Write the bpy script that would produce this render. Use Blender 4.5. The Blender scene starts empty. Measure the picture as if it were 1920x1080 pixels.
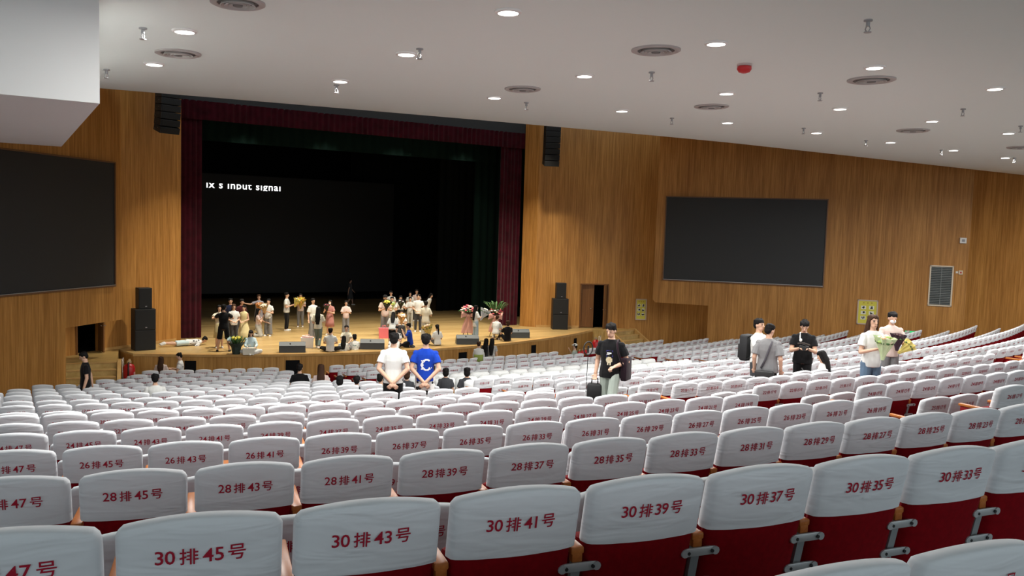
import bpy, bmesh, math, random
from mathutils import Vector, Matrix, Euler

random.seed(7)
D = bpy.data
SC = bpy.context.scene
COL = SC.collection
R_ = math.radians

# ------------------------------------------------------------------ camera
F_PX = 1543.7
YAW, PITCH, ROLL = 0.5463883, -0.0719199, 0.0309686
EYE = Vector((-14.75, -70.95, 0.0))      # eye level is z = 0; +Y runs towards the stage


def cam_axes():
    cy, sy, cp, sp = math.cos(YAW), math.sin(YAW), math.cos(PITCH), math.sin(PITCH)
    f = Vector((sy * cp, cy * cp, sp)); r = Vector((cy, -sy, 0.0)); u = r.cross(f)
    cr, sr = math.cos(ROLL), math.sin(ROLL)
    return r * cr + u * sr, u * cr - r * sr, f


AX_R, AX_U, AX_F = cam_axes()
cam_data = D.cameras.new('camera')
cam = D.objects.new('camera', cam_data)
COL.objects.link(cam)
cam_data.sensor_width = 36.0
cam_data.lens = F_PX / 1920.0 * 36.0
cam_data.clip_end = 300.0
cam_data.clip_start = 0.05
cam.matrix_world = Matrix(((AX_R.x, AX_U.x, -AX_F.x, EYE.x), (AX_R.y, AX_U.y, -AX_F.y, EYE.y),
                           (AX_R.z, AX_U.z, -AX_F.z, EYE.z), (0, 0, 0, 1)))
SC.camera = cam

# ------------------------------------------------------------------ colour, world
SC.view_settings.view_transform = 'Standard'
SC.view_settings.look = 'None'
SC.view_settings.gamma = 1.0
SC.view_settings.use_curve_mapping = False
SC.view_settings.exposure = 0.0
world = D.worlds.new('hall_air')
SC.world = world
world.use_nodes = True
bg = world.node_tree.nodes['Background']
bg.inputs[0].default_value = (0.84, 0.95, 1.0, 1)
bg.inputs[1].default_value = 1.38
LAMP_W = 160.0        # one recessed ceiling lamp
STAGE_W = 200.0       # one stage-wash lamp above the front edge of the ceiling


def ray(px, py):
    return AX_R * ((px - 960) / F_PX) + AX_U * ((540 - py) / F_PX) + AX_F


def at_z(px, py, z):
    d = ray(px, py); return EYE + d * (z / d.z)


def at_y(px, py, y):
    d = ray(px, py); return EYE + d * ((y - EYE.y) / d.y)


def at_plane(px, py, p, n):
    d = ray(px, py); n = Vector(n)
    return EYE + d * ((Vector(p) - EYE).dot(n) / d.dot(n))


def project(p):
    q = Vector(p) - EYE
    w = q.dot(AX_F)
    return 960 + F_PX * q.dot(AX_R) / w, 540 - F_PX * q.dot(AX_U) / w, w


# ------------------------------------------------------------------ hall heights
def ceil_z(x, y):
    """Underside of the white ceiling: flat over the seats, rising towards the stage."""
    prof = [(-80, 2.85), (-53.2, 2.85), (-52.0, 2.93), (-49.8, 3.32), (-48.6, 3.61), (-46.9, 3.92), (-45.2, 4.17), (-43.3, 4.42), (-39.0, 5.0)]
    h = prof[-1][1]
    for (y0, z0), (y1, z1) in zip(prof, prof[1:]):
        if y <= y1:
            h = z0 + (z1 - z0) * max(0, (y - y0) / (y1 - y0)); break
    k = min(1, max(0, (y + 53) / 14))
    back = 0.31 * (max(0, 5 - x) / 17.7) ** 1.3
    front = 0.0215 * (12.6 - x)
    return h - back * (1 - k) - front * k


# recessed lamps, found through the picture and followed back over the camera on the same 3.3 m grid
LAMP_PX = [(346, 57), (289, 119), (762, 100), (638, 151), (953, 21), (1096, 141), (927, 182), (1343, 80), (1362, 174), (1166, 207),
           (1364, 229), (1640, 125), (1575, 203), (1531, 248), (1866, 165), (1748, 226), (1670, 266), (1891, 249), (1788, 281), (1885, 295)]


def on_ceiling(px, py):
    z = 3.0
    for _ in range(40):
        p = at_z(px, py, z); z = 0.5 * z + 0.5 * ceil_z(p.x, p.y)
    return at_z(px, py, z)


LAMPS = [on_ceiling(*p) for p in LAMP_PX]
LAMPS_UNSEEN = []
for ix in range(10):
    for iy in range(3):
        x, y = -12.7 + ix * 3.3, -56.0 - iy * 3.3
        if all((Vector((x, y)) - Vector((p.x, p.y))).length > 1.8 for p in LAMPS):
            LAMPS_UNSEEN.append(Vector((x, y, ceil_z(x, y))))


def lamp(p, w=LAMP_W, size=0.24):
    l = D.lights.new('recessed_lamp_light', 'AREA'); l.shape = 'DISK'; l.size = size; l.energy = w
    l.color = (1.0, 0.985, 0.945); l.spread = R_(175)
    o = D.objects.new('recessed_lamp_light', l); COL.objects.link(o); o.location = (p.x, p.y, p.z - 0.035)
    return o


for p in LAMPS + LAMPS_UNSEEN:
    lamp(p)
STAGE_LAMPS = [((-6.4 + i * 3.2, -38.7, 5.55), (-7.2 + i * 3.6, -37.0, -5.1), 75, STAGE_W) for i in range(5)]
STAGE_LAMPS += [((-5.5 + i * 3.8, -32.6, 5.3), (-5.5 + i * 3.8, -34.5, -5.1), 95, STAGE_W * .42) for i in range(4)]
for pos, aim, spread, w in STAGE_LAMPS:
    l = D.lights.new('stage_wash_light', 'AREA'); l.shape = 'DISK'; l.size = 0.35; l.energy = w; l.color = (1.0, 0.93, 0.78)
    l.spread = R_(spread)
    o = D.objects.new('stage_wash_light', l); COL.objects.link(o); o.location = pos
    o.rotation_euler = (Vector(aim) - o.location).to_track_quat('-Z', 'Y').to_euler()

# ------------------------------------------------------------------ materials
MATS = {}


def mat(name, col, rough=0.6, metal=0.0, emit=None, emit_s=1.0, spec=0.5, bump=0.0, bscale=20.0, var=0.0, vscale=8.0, sheen=0.0):
    if name in MATS:
        return MATS[name]
    m = D.materials.new(name); m.use_nodes = True; nt = m.node_tree; b = nt.nodes['Principled BSDF']
    b.inputs['Base Color'].default_value = (*col, 1); b.inputs['Roughness'].default_value = rough
    b.inputs['Metallic'].default_value = metal; b.inputs['Specular IOR Level'].default_value = spec
    if sheen:
        b.inputs['Sheen Weight'].default_value = sheen
    if emit:
        b.inputs['Emission Color'].default_value = (*emit, 1); b.inputs['Emission Strength'].default_value = emit_s
    tc = None
    if bump or var:
        tc = nt.nodes.new('ShaderNodeTexCoord')
    if var:
        n = nt.nodes.new('ShaderNodeTexNoise'); n.inputs['Scale'].default_value = vscale; n.inputs['Detail'].default_value = 3
        nt.links.new(tc.outputs['Object'], n.inputs['Vector'])
        r = nt.nodes.new('ShaderNodeValToRGB'); r.color_ramp.elements[0].position = 0.3; r.color_ramp.elements[1].position = 0.7
        r.color_ramp.elements[0].color = (*[c * (1 - var) for c in col], 1); r.color_ramp.elements[1].color = (*[min(1, c * (1 + var)) for c in col], 1)
        nt.links.new(n.outputs['Fac'], r.inputs[0]); nt.links.new(r.outputs[0], b.inputs['Base Color'])
    if bump:
        n = nt.nodes.new('ShaderNodeTexNoise'); n.inputs['Scale'].default_value = bscale; n.inputs['Detail'].default_value = 2
        nt.links.new(tc.outputs['Object'], n.inputs['Vector'])
        k = nt.nodes.new('ShaderNodeBump'); k.inputs['Strength'].default_value = bump; k.inputs['Distance'].default_value = 0.02
        nt.links.new(n.outputs['Fac'], k.inputs['Height']); nt.links.new(k.outputs[0], b.inputs['Normal'])
    MATS[name] = m
    return m


def wood(name, dark, light, sx, sy, sz, rough=0.45, plank=None):
    """Veneer with long grain: noise squeezed across the grain and stretched along it, plus a slower mottling."""
    m = D.materials.new(name); m.use_nodes = True; nt = m.node_tree; b = nt.nodes['Principled BSDF']
    b.inputs['Roughness'].default_value = rough; b.inputs['Specular IOR Level'].default_value = 0.25
    tc = nt.nodes.new('ShaderNodeTexCoord'); mp = nt.nodes.new('ShaderNodeMapping'); mp.inputs['Scale'].default_value = (sx, sy, sz)
    nt.links.new(tc.outputs['Object'], mp.inputs['Vector'])
    n = nt.nodes.new('ShaderNodeTexNoise'); n.inputs['Scale'].default_value = 1.0; n.inputs['Detail'].default_value = 5; n.inputs['Roughness'].default_value = 0.65
    nt.links.new(mp.outputs[0], n.inputs['Vector'])
    r = nt.nodes.new('ShaderNodeValToRGB'); r.color_ramp.elements[0].position = 0.33; r.color_ramp.elements[1].position = 0.68
    r.color_ramp.elements[0].color = (*dark, 1); r.color_ramp.elements[1].color = (*light, 1)
    nt.links.new(n.outputs['Fac'], r.inputs[0])
    out = r.outputs[0]
    mp2 = nt.nodes.new('ShaderNodeMapping'); mp2.inputs['Scale'].default_value = (sx * .12, sy * .12, sz * .35)
    nt.links.new(tc.outputs['Object'], mp2.inputs['Vector'])
    n2 = nt.nodes.new('ShaderNodeTexNoise'); n2.inputs['Scale'].default_value = 1.0; n2.inputs['Detail'].default_value = 2
    nt.links.new(mp2.outputs[0], n2.inputs['Vector'])
    r2 = nt.nodes.new('ShaderNodeValToRGB'); r2.color_ramp.elements[0].position = 0.35; r2.color_ramp.elements[1].position = 0.65
    r2.color_ramp.elements[0].color = (.80, .76, .72, 1); r2.color_ramp.elements[1].color = (1, 1, 1, 1)
    nt.links.new(n2.outputs['Fac'], r2.inputs[0])
    mx = nt.nodes.new('ShaderNodeMix'); mx.data_type = 'RGBA'; mx.blend_type = 'MULTIPLY'; mx.inputs['Factor'].default_value = 1
    nt.links.new(out, mx.inputs['A']); nt.links.new(r2.outputs[0], mx.inputs['B'])
    out = mx.outputs['Result']
    if plank:
        # thin darker joints between boards
        br = nt.nodes.new('ShaderNodeTexBrick'); br.inputs['Scale'].default_value = 1.0
        br.inputs['Color1'].default_value = (1, 1, 1, 1); br.inputs['Color2'].default_value = (.9, .88, .84, 1); br.inputs['Mortar'].default_value = (.55, .5, .45, 1)
        br.inputs['Mortar Size'].default_value = 0.006; br.inputs['Brick Width'].default_value = plank[0]; br.inputs['Row Height'].default_value = plank[1]
        nt.links.new(tc.outputs['Object'], br.inputs['Vector'])
        m2 = nt.nodes.new('ShaderNodeMix'); m2.data_type = 'RGBA'; m2.blend_type = 'MULTIPLY'; m2.inputs['Factor'].default_value = 1
        nt.links.new(out, m2.inputs['A']); nt.links.new(br.outputs['Color'], m2.inputs['B']); out = m2.outputs['Result']
    nt.links.new(out, b.inputs['Base Color'])
    MATS[name] = m
    return m


W_WALL = wood('wall_veneer', (.35, .158, .034), (.61, .305, .086), 16, 16, .55)
W_DOOR = wood('door_veneer', (.15, .062, .018), (.25, .11, .034), 20, 20, .7)
W_FACE = wood('stage_face_veneer', (.36, .18, .045), (.58, .32, .10), 14, 14, .5)
W_STAGE = wood('stage_boards', (.46, .31, .125), (.62, .44, .20), 1.2, 22, 6, rough=.32, plank=(2.4, .11))
W_LIP = wood('stage_lip', (.52, .30, .10), (.66, .42, .17), 3, 3, 3, rough=.35)
W_STEP = wood('step_boards', (.42, .27, .085), (.58, .40, .16), 3, 14, 3, rough=.4)
W_ARM = wood('armrest_wood', (.42, .125, .028), (.56, .19, .048), 30, 4, 30, rough=.35)
W_VIP = wood('armchair_wood', (.36, .19, .045), (.52, .30, .085), 14, 14, 2)
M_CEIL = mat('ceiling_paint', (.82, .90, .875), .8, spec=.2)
M_BULK = mat('bulkhead_shaded_paint', (.70, .71, .71), .8, spec=.2)  # ceiling's paint made greyer: shade of the near face put into the colour
M_FLOOR = mat('dark_carpet', (.105, .098, .092), .9, var=.2, vscale=6)
M_BLACK = mat('black_drape', (.0045, .006, .0065), .95, spec=.1)
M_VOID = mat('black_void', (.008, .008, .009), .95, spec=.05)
M_GREEN = mat('dark_green_drape', (.004, .014, .011), .95, spec=.1)
M_HEADER = mat('grey_header_paint', (.035, .036, .038), .8)
M_CURTAIN = mat('wine_velvet', (.040, .0025, .007), .9, spec=.06, var=.35, vscale=3, sheen=.2)
M_SCREEN = mat('dark_led_panel', (.026, .028, .030), .55, spec=.35)
M_LEDWALL = mat('stage_led_wall', (.0055, .0065, .0075), .6, spec=.3)
M_FRAME = mat('brown_screen_frame', (.16, .075, .03), .5)
M_SPK = mat('black_speaker_cloth', (.007, .0075, .008), .8, bump=.2, bscale=80)
M_SPKC = mat('black_speaker_case', (.009, .0095, .010), .55)
M_GREY = mat('grey_metal', (.35, .36, .37), .4, metal=.6)
M_CHROME = mat('chrome', (.7, .7, .72), .2, metal=1)
M_COVER = None
M_RED = mat('red_seat_fabric', (.20, .002, .006), .8, spec=.08, var=.12, vscale=40)
M_REDPLY = mat('red_seat_shell', (.22, .003, .008), .6, spec=.2)
M_INK = mat('red_print', (.36, .015, .035), .8, spec=.1)
M_WHITE = mat('white_plastic', (.82, .82, .80), .5)
M_LAMP = mat('lamp_diffuser', (1, 1, 1), .4, emit=(1, .97, .90), emit_s=9)


def cover_material():
    m = D.materials.new('white_seat_cover'); m.use_nodes = True; nt = m.node_tree; b = nt.nodes['Principled BSDF']
    b.inputs['Base Color'].default_value = (.71, .725, .755, 1); b.inputs['Roughness'].default_value = .85
    b.inputs['Specular IOR Level'].default_value = .15; b.inputs['Sheen Weight'].default_value = .15
    tc = nt.nodes.new('ShaderNodeTexCoord'); oi = nt.nodes.new('ShaderNodeObjectInfo')
    ad = nt.nodes.new('ShaderNodeVectorMath'); ad.operation = 'ADD'
    sc = nt.nodes.new('ShaderNodeVectorMath'); sc.operation = 'SCALE'; sc.inputs['Scale'].default_value = 30
    cb = nt.nodes.new('ShaderNodeCombineXYZ'); nt.links.new(oi.outputs['Random'], cb.inputs[0]); nt.links.new(oi.outputs['Random'], cb.inputs[2])
    nt.links.new(cb.outputs[0], sc.inputs[0]); nt.links.new(tc.outputs['Object'], ad.inputs[0]); nt.links.new(sc.outputs[0], ad.inputs[1])
    mp = nt.nodes.new('ShaderNodeMapping'); mp.inputs['Rotation'].default_value = (0, R_(38), 0); mp.inputs['Scale'].default_value = (3.0, 3, 13)
    nt.links.new(ad.outputs[0], mp.inputs[0])
    n = nt.nodes.new('ShaderNodeTexNoise'); n.inputs['Scale'].default_value = 1; n.inputs['Detail'].default_value = 2; n.inputs['Distortion'].default_value = .6
    nt.links.new(mp.outputs[0], n.inputs['Vector'])
    k = nt.nodes.new('ShaderNodeBump'); k.inputs['Strength'].default_value = .55; k.inputs['Distance'].default_value = .03
    nt.links.new(n.outputs['Fac'], k.inputs['Height']); nt.links.new(k.outputs[0], b.inputs['Normal'])
    return m


M_COVER = cover_material()

# ------------------------------------------------------------------ mesh builder and tagging


class MB:
    def __init__(s):
        s.v, s.f, s.m = [], [], []

    def add(s, vs, fs, mi=0, M=None):
        o = len(s.v)
        s.v += [tuple(M @ Vector(v)) if M is not None else tuple(v) for v in vs]
        s.f += [tuple(i + o for i in f) for f in fs]; s.m += [mi] * len(fs)
        return s

    def box(s, c, d, mi=0, M=None, rot=None, taper=1.0):
        x, y, z = d[0] / 2, d[1] / 2, d[2] / 2
        vs = [Vector((sx * x * (taper if sz > 0 else 1), sy * y * (taper if sz > 0 else 1), sz * z)) for sz in (-1, 1) for sy in (-1, 1) for sx in (-1, 1)]
        if rot:
            e = Euler(rot).to_matrix(); vs = [e @ v for v in vs]
        vs = [v + Vector(c) for v in vs]
        return s.add(vs, [(0, 2, 3, 1), (4, 5, 7, 6), (0, 1, 5, 4), (1, 3, 7, 5), (3, 2, 6, 7), (2, 0, 4, 6)], mi, M)

    def rbox(s, c, d, r=0.02, mi=0, M=None, rot=None):
        """Box with chamfered edges."""
        x, y, z = d[0] / 2, d[1] / 2, d[2] / 2; r = min(r, x * .49, y * .49, z * .49)
        bm = bmesh.new(); bmesh.ops.create_cube(bm, size=1)
        for v in bm.verts:
            v.co = Vector((v.co.x * d[0], v.co.y * d[1], v.co.z * d[2]))
        bmesh.ops.bevel(bm, geom=bm.edges[:] + bm.verts[:], offset=r, segments=2, profile=.5, affect='EDGES')
        e = Euler(rot).to_matrix() if rot else Matrix.Identity(3)
        vs = [e @ v.co + Vector(c) for v in bm.verts]; bm.verts.index_update()
        fs = [tuple(v.index for v in f.verts) for f in bm.faces]; bm.free()
        return s.add(vs, fs, mi, M)

    def tube(s, pts, rad, n=8, mi=0, M=None, cap=True, ell=None, ref=None):
        """Swept tube; rad is one radius or one per point; ell gives (a, b) factors per point; ref fixes the section's b axis."""
        P = [Vector(p) for p in pts]; k = len(P)
        rad = [rad] * k if not hasattr(rad, '__len__') else rad
        vs, fs = [], []
        prev = None
        for i, p in enumerate(P):
            t = (P[min(i + 1, k - 1)] - P[max(i - 1, 0)]).normalized()
            if ref is not None:
                a = Vector(ref).cross(t)
                if a.length < 1e-4:
                    a = Vector((1, 0, 0))
            elif prev is None:
                a = t.cross(Vector((0, 0, 1)) if abs(t.z) < .9 else Vector((0, 1, 0)))
            else:
                a = prev - t * prev.dot(t)
            a.normalize(); prev = a; b = t.cross(a)
            ea, eb = ell[i] if ell else (1, 1)
            for j in range(n):
                an = 2 * math.pi * j / n
                vs.append(p + a * (math.cos(an) * rad[i] * ea) + b * (math.sin(an) * rad[i] * eb))
        for i in range(k - 1):
            for j in range(n):
                q = (j + 1) % n
                fs.append((i * n + j, i * n + q, (i + 1) * n + q, (i + 1) * n + j))
        if cap:
            fs.append(tuple(range(n - 1, -1, -1))); fs.append(tuple((k - 1) * n + j for j in range(n)))
        return s.add(vs, fs, mi, M)

    def capsule(s, a, b, ra, rb, n=10, mi=0, M=None, ell=(1, 1), ref=None):
        """Tapered limb with round ends."""
        a, b = Vector(a), Vector(b); t = b - a
        t = t.normalized() if t.length > 1e-6 else Vector((0, 0, 1))
        pts, rr = [], []
        for q in (-1, -.8, -.45):
            pts.append(a + t * ra * q); rr.append(ra * max(.06, math.sqrt(1 - q * q)))
        pts += [a, b]; rr += [ra, rb]
        for q in (.45, .8, 1):
            pts.append(b + t * rb * q); rr.append(rb * max(.06, math.sqrt(1 - q * q)))
        return s.tube(pts, rr, n, mi, M, True, [ell] * len(pts), ref)

    def ball(s, c, r, n=10, mi=0, M=None, rot=None):
        r = (r, r, r) if not hasattr(r, '__len__') else r
        e = Euler(rot).to_matrix() if rot else Matrix.Identity(3)
        k = max(4, n // 2 + 1); vs, fs = [], []
        for i in range(k + 1):
            ph = math.pi * i / k
            for j in range(n):
                an = 2 * math.pi * j / n
                vs.append(Vector(c) + e @ Vector((r[0] * math.sin(ph) * math.cos(an), r[1] * math.sin(ph) * math.sin(an), r[2] * math.cos(ph))))
        for i in range(k):
            for j in range(n):
                q = (j + 1) % n
                if i == 0:
                    fs.append((0, n + j, n + q))
                elif i == k - 1:
                    fs.append((i * n + j, k * n, i * n + q))
                else:
                    fs.append((i * n + j, (i + 1) * n + j, (i + 1) * n + q, i * n + q))
        return s.add(vs, fs, mi, M)

    def lathe(s, prof, n=16, mi=0, M=None, c=(0, 0, 0), cap=True):
        vs, fs = [], []
        for r, z in prof:
            for j in range(n):
                an = 2 * math.pi * j / n
                vs.append((c[0] + r * math.cos(an), c[1] + r * math.sin(an), c[2] + z))
        for i in range(len(prof) - 1):
            for j in range(n):
                q = (j + 1) % n
                fs.append((i * n + j, i * n + q, (i + 1) * n + q, (i + 1) * n + j))
        if cap:
            fs.append(tuple(range(n - 1, -1, -1))); fs.append(tuple((len(prof) - 1) * n + j for j in range(n)))
        return s.add(vs, fs, mi, M)

    def prism(s, poly, vec, mi=0, M=None):
        """Flat outline pushed along vec."""
        k = len(poly); vec = Vector(vec)
        vs = [Vector(p) for p in poly] + [Vector(p) + vec for p in poly]
        fs = [tuple(range(k - 1, -1, -1)), tuple(range(k, 2 * k))] + [(i, (i + 1) % k, k + (i + 1) % k, k + i) for i in range(k)]
        return s.add(vs, fs, mi, M)

    def mesh(s, name, mats, smooth=False, fix=True, ang=None):
        me = D.meshes.new(name); me.from_pydata(s.v, [], s.f)
        for m in (mats if isinstance(mats, (list, tuple)) else [mats]):
            me.materials.append(m)
        me.polygons.foreach_set('material_index', s.m)
        if fix:
            bm = bmesh.new(); bm.from_mesh(me); bmesh.ops.remove_doubles(bm, verts=bm.verts, dist=1e-6)
            bmesh.ops.recalc_face_normals(bm, faces=bm.faces); bm.to_mesh(me); bm.free()
        if smooth:
            me.polygons.foreach_set('use_smooth', [True] * len(me.polygons))
            if ang:
                me.set_sharp_from_angle(angle=R_(ang))
        me.update()
        return me

    def build(s, name, mats, parent=None, smooth=False, fix=True, ang=None):
        return link(name, s.mesh(name, mats, smooth, fix, ang), parent)


def link(name, me, parent=None):
    o = D.objects.new(name, me); COL.objects.link(o)
    if parent is not None:
        o.parent = parent
    return o


def tag(o, label=None, cat=None, group=None, kind=None):
    if label: o['label'] = label
    if cat: o['category'] = cat
    if group: o['group'] = group
    if kind: o['kind'] = kind
    return o


def thing(name, loc, rz=0.0, label=None, cat=None, group=None):
    o = D.objects.new(name, None); COL.objects.link(o); o.empty_display_size = .1
    o.location = loc; o.rotation_euler = (0, 0, rz)
    return tag(o, label, cat, group)


def struct(name, mb, mats, parent=None, **k):
    o = mb.build(name, mats, parent, **k)
    if parent is None: o['kind'] = 'structure'
    return o


# ------------------------------------------------------------------ seat rows as surveyed
PITCH_SEAT, AISLE, ROW_D = 0.56, 1.734, 0.90
TEXT_Z = {1: -5.25, 2: -5.25, 3: -5.06, 4: -5.06, 5: -4.86, 6: -4.86, 7: -4.65, 8: -4.65, 9: -4.41, 10: -4.41, 11: -4.13, 12: -4.13, 13: -3.85,
          14: -3.85, 15: -3.60, 16: -3.60, 17: -3.306, 18: -3.29, 19: -2.863, 20: -2.70, 21: -2.70, 22: -2.40, 23: -2.40, 24: -2.08, 25: -2.085,
          26: -1.77, 27: -1.77, 28: -1.446, 29: -1.446, 30: -1.095, 31: -1.114, 32: -.78, 33: -.78}
TXT_H = 0.86           # printed number above the seat's own origin
SEAT_DROP = 0.10       # the seats are built from that much below the floor they stand on


def row_r(n):
    return 69.663 - (30 - n) * ROW_D - (0.812 if n < 19 else 0)


def row_floor(n):
    return TEXT_Z[n] - TXT_H + SEAT_DROP


def seat_at(n, k):
    """Position and heading of seat k of row n; odd numbers count outwards on the near half, even ones on the far half."""
    i = (k - 1) // 2 if k % 2 else k // 2 - 1
    s = (i + .5) * PITCH_SEAT + (AISLE if i >= 9 else 0)
    s *= -1 if k % 2 else 1
    r = row_r(n); th = s / r
    return Vector((r * math.sin(th), -r * math.cos(th), row_floor(n) - SEAT_DROP)), th


FRONT_FLOOR = -6.11
STAGE_Z = -5.08
RINGS = []             # (inner radius, outer radius, height)
_first = [1, 3, 5, 7, 9, 11, 13, 15, 17, 19, 20, 22, 24, 26, 28, 30, 32]
for a, b in zip(_first, _first[1:] + [None]):
    r0 = row_r(a) - .78
    r1 = row_r(b) - .78 if b else row_r(a) + 9
    RINGS.append((r0, r1, row_floor(a)))


def floor_z(x, y):
    r = math.hypot(x, y)
    z = FRONT_FLOOR
    for r0, r1, h in RINGS:
        if r >= r0: z = h
    return z
# ================================================================== THE SETTING
# raked floor: one concentric platform per pair of rows
mb = MB()
mb.box((0, -38.5, FRONT_FLOOR - .1), (52, 9.5, .2))
for r0, r1, h in RINGS:
    n = 36; a0, a1 = -.48, .48
    poly = [(r0 * math.sin(a0 + (a1 - a0) * i / n), -r0 * math.cos(a0 + (a1 - a0) * i / n), FRONT_FLOOR - .2) for i in range(n + 1)]
    poly += [(r1 * math.sin(a1 - (a1 - a0) * i / n), -r1 * math.cos(a1 - (a1 - a0) * i / n), FRONT_FLOOR - .2) for i in range(n + 1)]
    vs = [Vector(p) for p in poly]; k = n + 1
    up = Vector((0, 0, h - FRONT_FLOOR + .2))
    top = [v + up for v in vs]
    fs = [(k * 2 + i, k * 2 + i + 1, k * 4 - 2 - i, k * 4 - 1 - i) for i in range(n)]
    fs += [(i, i + 1, k * 2 + i + 1, k * 2 + i) for i in range(n)]
    mb.add(vs + top, fs)
struct('floor', mb, M_FLOOR, fix=False)

# ceiling: white, flat above the seats, sweeping up towards the stage, with a fascia at its front edge
mb = MB()
xs = [-26 + .65 * i for i in range(81)]
ys = [-39.2 - .4 * i for i in range(40)] + [-56.0, -62, -70, -80]
vs, fs = [], []
for y in ys:
    for x in xs: vs.append((x, y, ceil_z(x, y)))
nx = len(xs)
for j in range(len(ys) - 1):
    for i in range(nx - 1): fs.append((j * nx + i, j * nx + i + 1, (j + 1) * nx + i + 1, (j + 1) * nx + i))
o = len(vs)
for x in xs: vs.append((x, -39.2, ceil_z(x, -39.2) + .5))
for i in range(nx - 1): fs.append((i, i + 1, o + i + 1, o + i))
mb.add(vs, fs)
struct('ceiling', mb, M_CEIL, smooth=True, ang=30, fix=False)
# unseen lid added over the slot by the stage opening, blocks world light
mb = MB(); mb.box((0, -33, 7.2), (54, 14, .2)); struct('ceiling_slot_blocker', mb, M_VOID)

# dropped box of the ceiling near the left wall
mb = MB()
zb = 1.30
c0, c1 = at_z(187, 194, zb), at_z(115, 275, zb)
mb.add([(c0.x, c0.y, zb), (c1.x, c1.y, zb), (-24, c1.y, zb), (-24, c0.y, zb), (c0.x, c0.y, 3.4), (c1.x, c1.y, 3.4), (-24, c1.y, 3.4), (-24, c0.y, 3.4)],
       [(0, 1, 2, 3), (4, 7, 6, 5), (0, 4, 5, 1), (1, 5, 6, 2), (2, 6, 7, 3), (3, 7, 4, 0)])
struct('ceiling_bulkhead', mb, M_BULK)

# ---- side walls. A = wall carrying the screen, B = wall beside the stage
A_R0, A_RN = Vector((13.0, -40.0, 0)), Vector((-.73, -.683, 0)).normalized()
A_L0, A_LN = Vector((-13.0, -40.0, 0)), Vector((.73, -.683, 0)).normalized()
dR = Vector((.683, -.73, 0)).normalized(); dL = Vector((-.683, -.73, 0)).normalized()   # towards the audience


def wall_frame(o, d, n):
    """Matrix of a wall: x along d, y out of the wall into the hall, z up."""
    return Matrix(((d.x, n.x, 0, o.x), (d.y, n.y, 0, o.y), (0, 0, 1, 0), (0, 0, 0, 1)))


def along(p, o, d): return (Vector((p[0], p[1], 0)) - o).dot(d)


TOP = 6.6
# right wall A
MR = wall_frame(A_R0, dR, A_RN)
pe = along(at_plane(1232, 400, A_R0, A_RN), A_R0, dR)       # edge next to the stage
oe = along(at_plane(1328, 573, A_R0, A_RN), A_R0, dR)       # recess edge
ce = along(at_plane(1828, 317, A_R0, A_RN), A_R0, dR)       # corner to the side wall
zo = at_plane(1328, 573, A_R0, A_RN).z
mb = MB()
pr = [(pe, TOP), (ce, TOP), (ce, -6.3), (oe, -6.3), (oe, zo), (pe + .10, zo + .02), (pe - .03, zo + .16)]
mb.prism([(x, 0, z) for x, z in pr], (0, -.35, 0), M=MR)
wr = struct('wall_right', mb, W_WALL)
# left wall A, with the notch that opens to the stage steps
ML = wall_frame(A_L0, dL, A_LN)
pe2 = along(at_plane(228, 598, A_L0, A_LN), A_L0, dL)
oe2 = along(at_plane(123, 615, A_L0, A_LN), A_L0, dL)
zo2 = at_plane(123, 615, A_L0, A_LN).z
mb = MB()
pr = [(pe2, TOP), (15.5, TOP), (15.5, -6.3), (oe2, -6.3), (oe2, zo2), (pe2, zo2)]
mb.prism([(x, 0, z) for x, z in pr], (0, -.35, 0), M=ML)
wl = struct('wall_left', mb, W_WALL)
# side walls running back past the camera
mb = MB()
cR = A_R0 + dR * ce
mb.prism([(cR.x, cR.y, -6.3), (cR.x + .6, cR.y, -6.3), (23.1, -60, -6.3), (22.5, -60, -6.3)], (0, 0, TOP + 6.3))
struct('wall_side_right', mb, W_WALL)

# walls B beside the stage, each with a doorway
B_R0, B_RN = Vector((8.45, -35.11, 0)), Vector((-.392, -.920, 0)).normalized()
B_RD = Vector((.920, -.392, 0)).normalized()
B_L0, B_LN = Vector((-8.78, -34.58, 0)), Vector((.5595, -.829, 0)).normalized()
B_LD = Vector((-.829, -.5595, 0)).normalized()


def wall_b(name, o, d, n, s0, s1, L):
    M = wall_frame(o, d, n); mb = MB()
    dh = -2.78
    pr = [(0, TOP), (L, TOP), (L, -6.3), (s1, -6.3), (s1, dh), (s0, dh), (s0, -6.3), (0, -6.3)]
    mb.prism([(x, 0, z) for x, z in pr], (0, -.3, 0), M=M)
    return struct(name, mb, W_WALL), M


p = at_plane(1087, 600, B_R0, B_RN); s0 = along(p, B_R0, B_RD); p = at_plane(1138, 600, B_R0, B_RN); s1 = along(p, B_R0, B_RD)
wbr, MBR = wall_b('wall_front_right', B_R0, B_RD, B_RN, s0, s1, 9.5)
p = at_plane(143, 630, B_L0, B_LN); t1 = along(p, B_L0, B_LD); p = at_plane(189, 630, B_L0, B_LN); t0 = along(p, B_L0, B_LD)
wbl, MBL = wall_b('wall_front_left', B_L0, B_LD, B_LN, t0, t1, 8.5)
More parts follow.
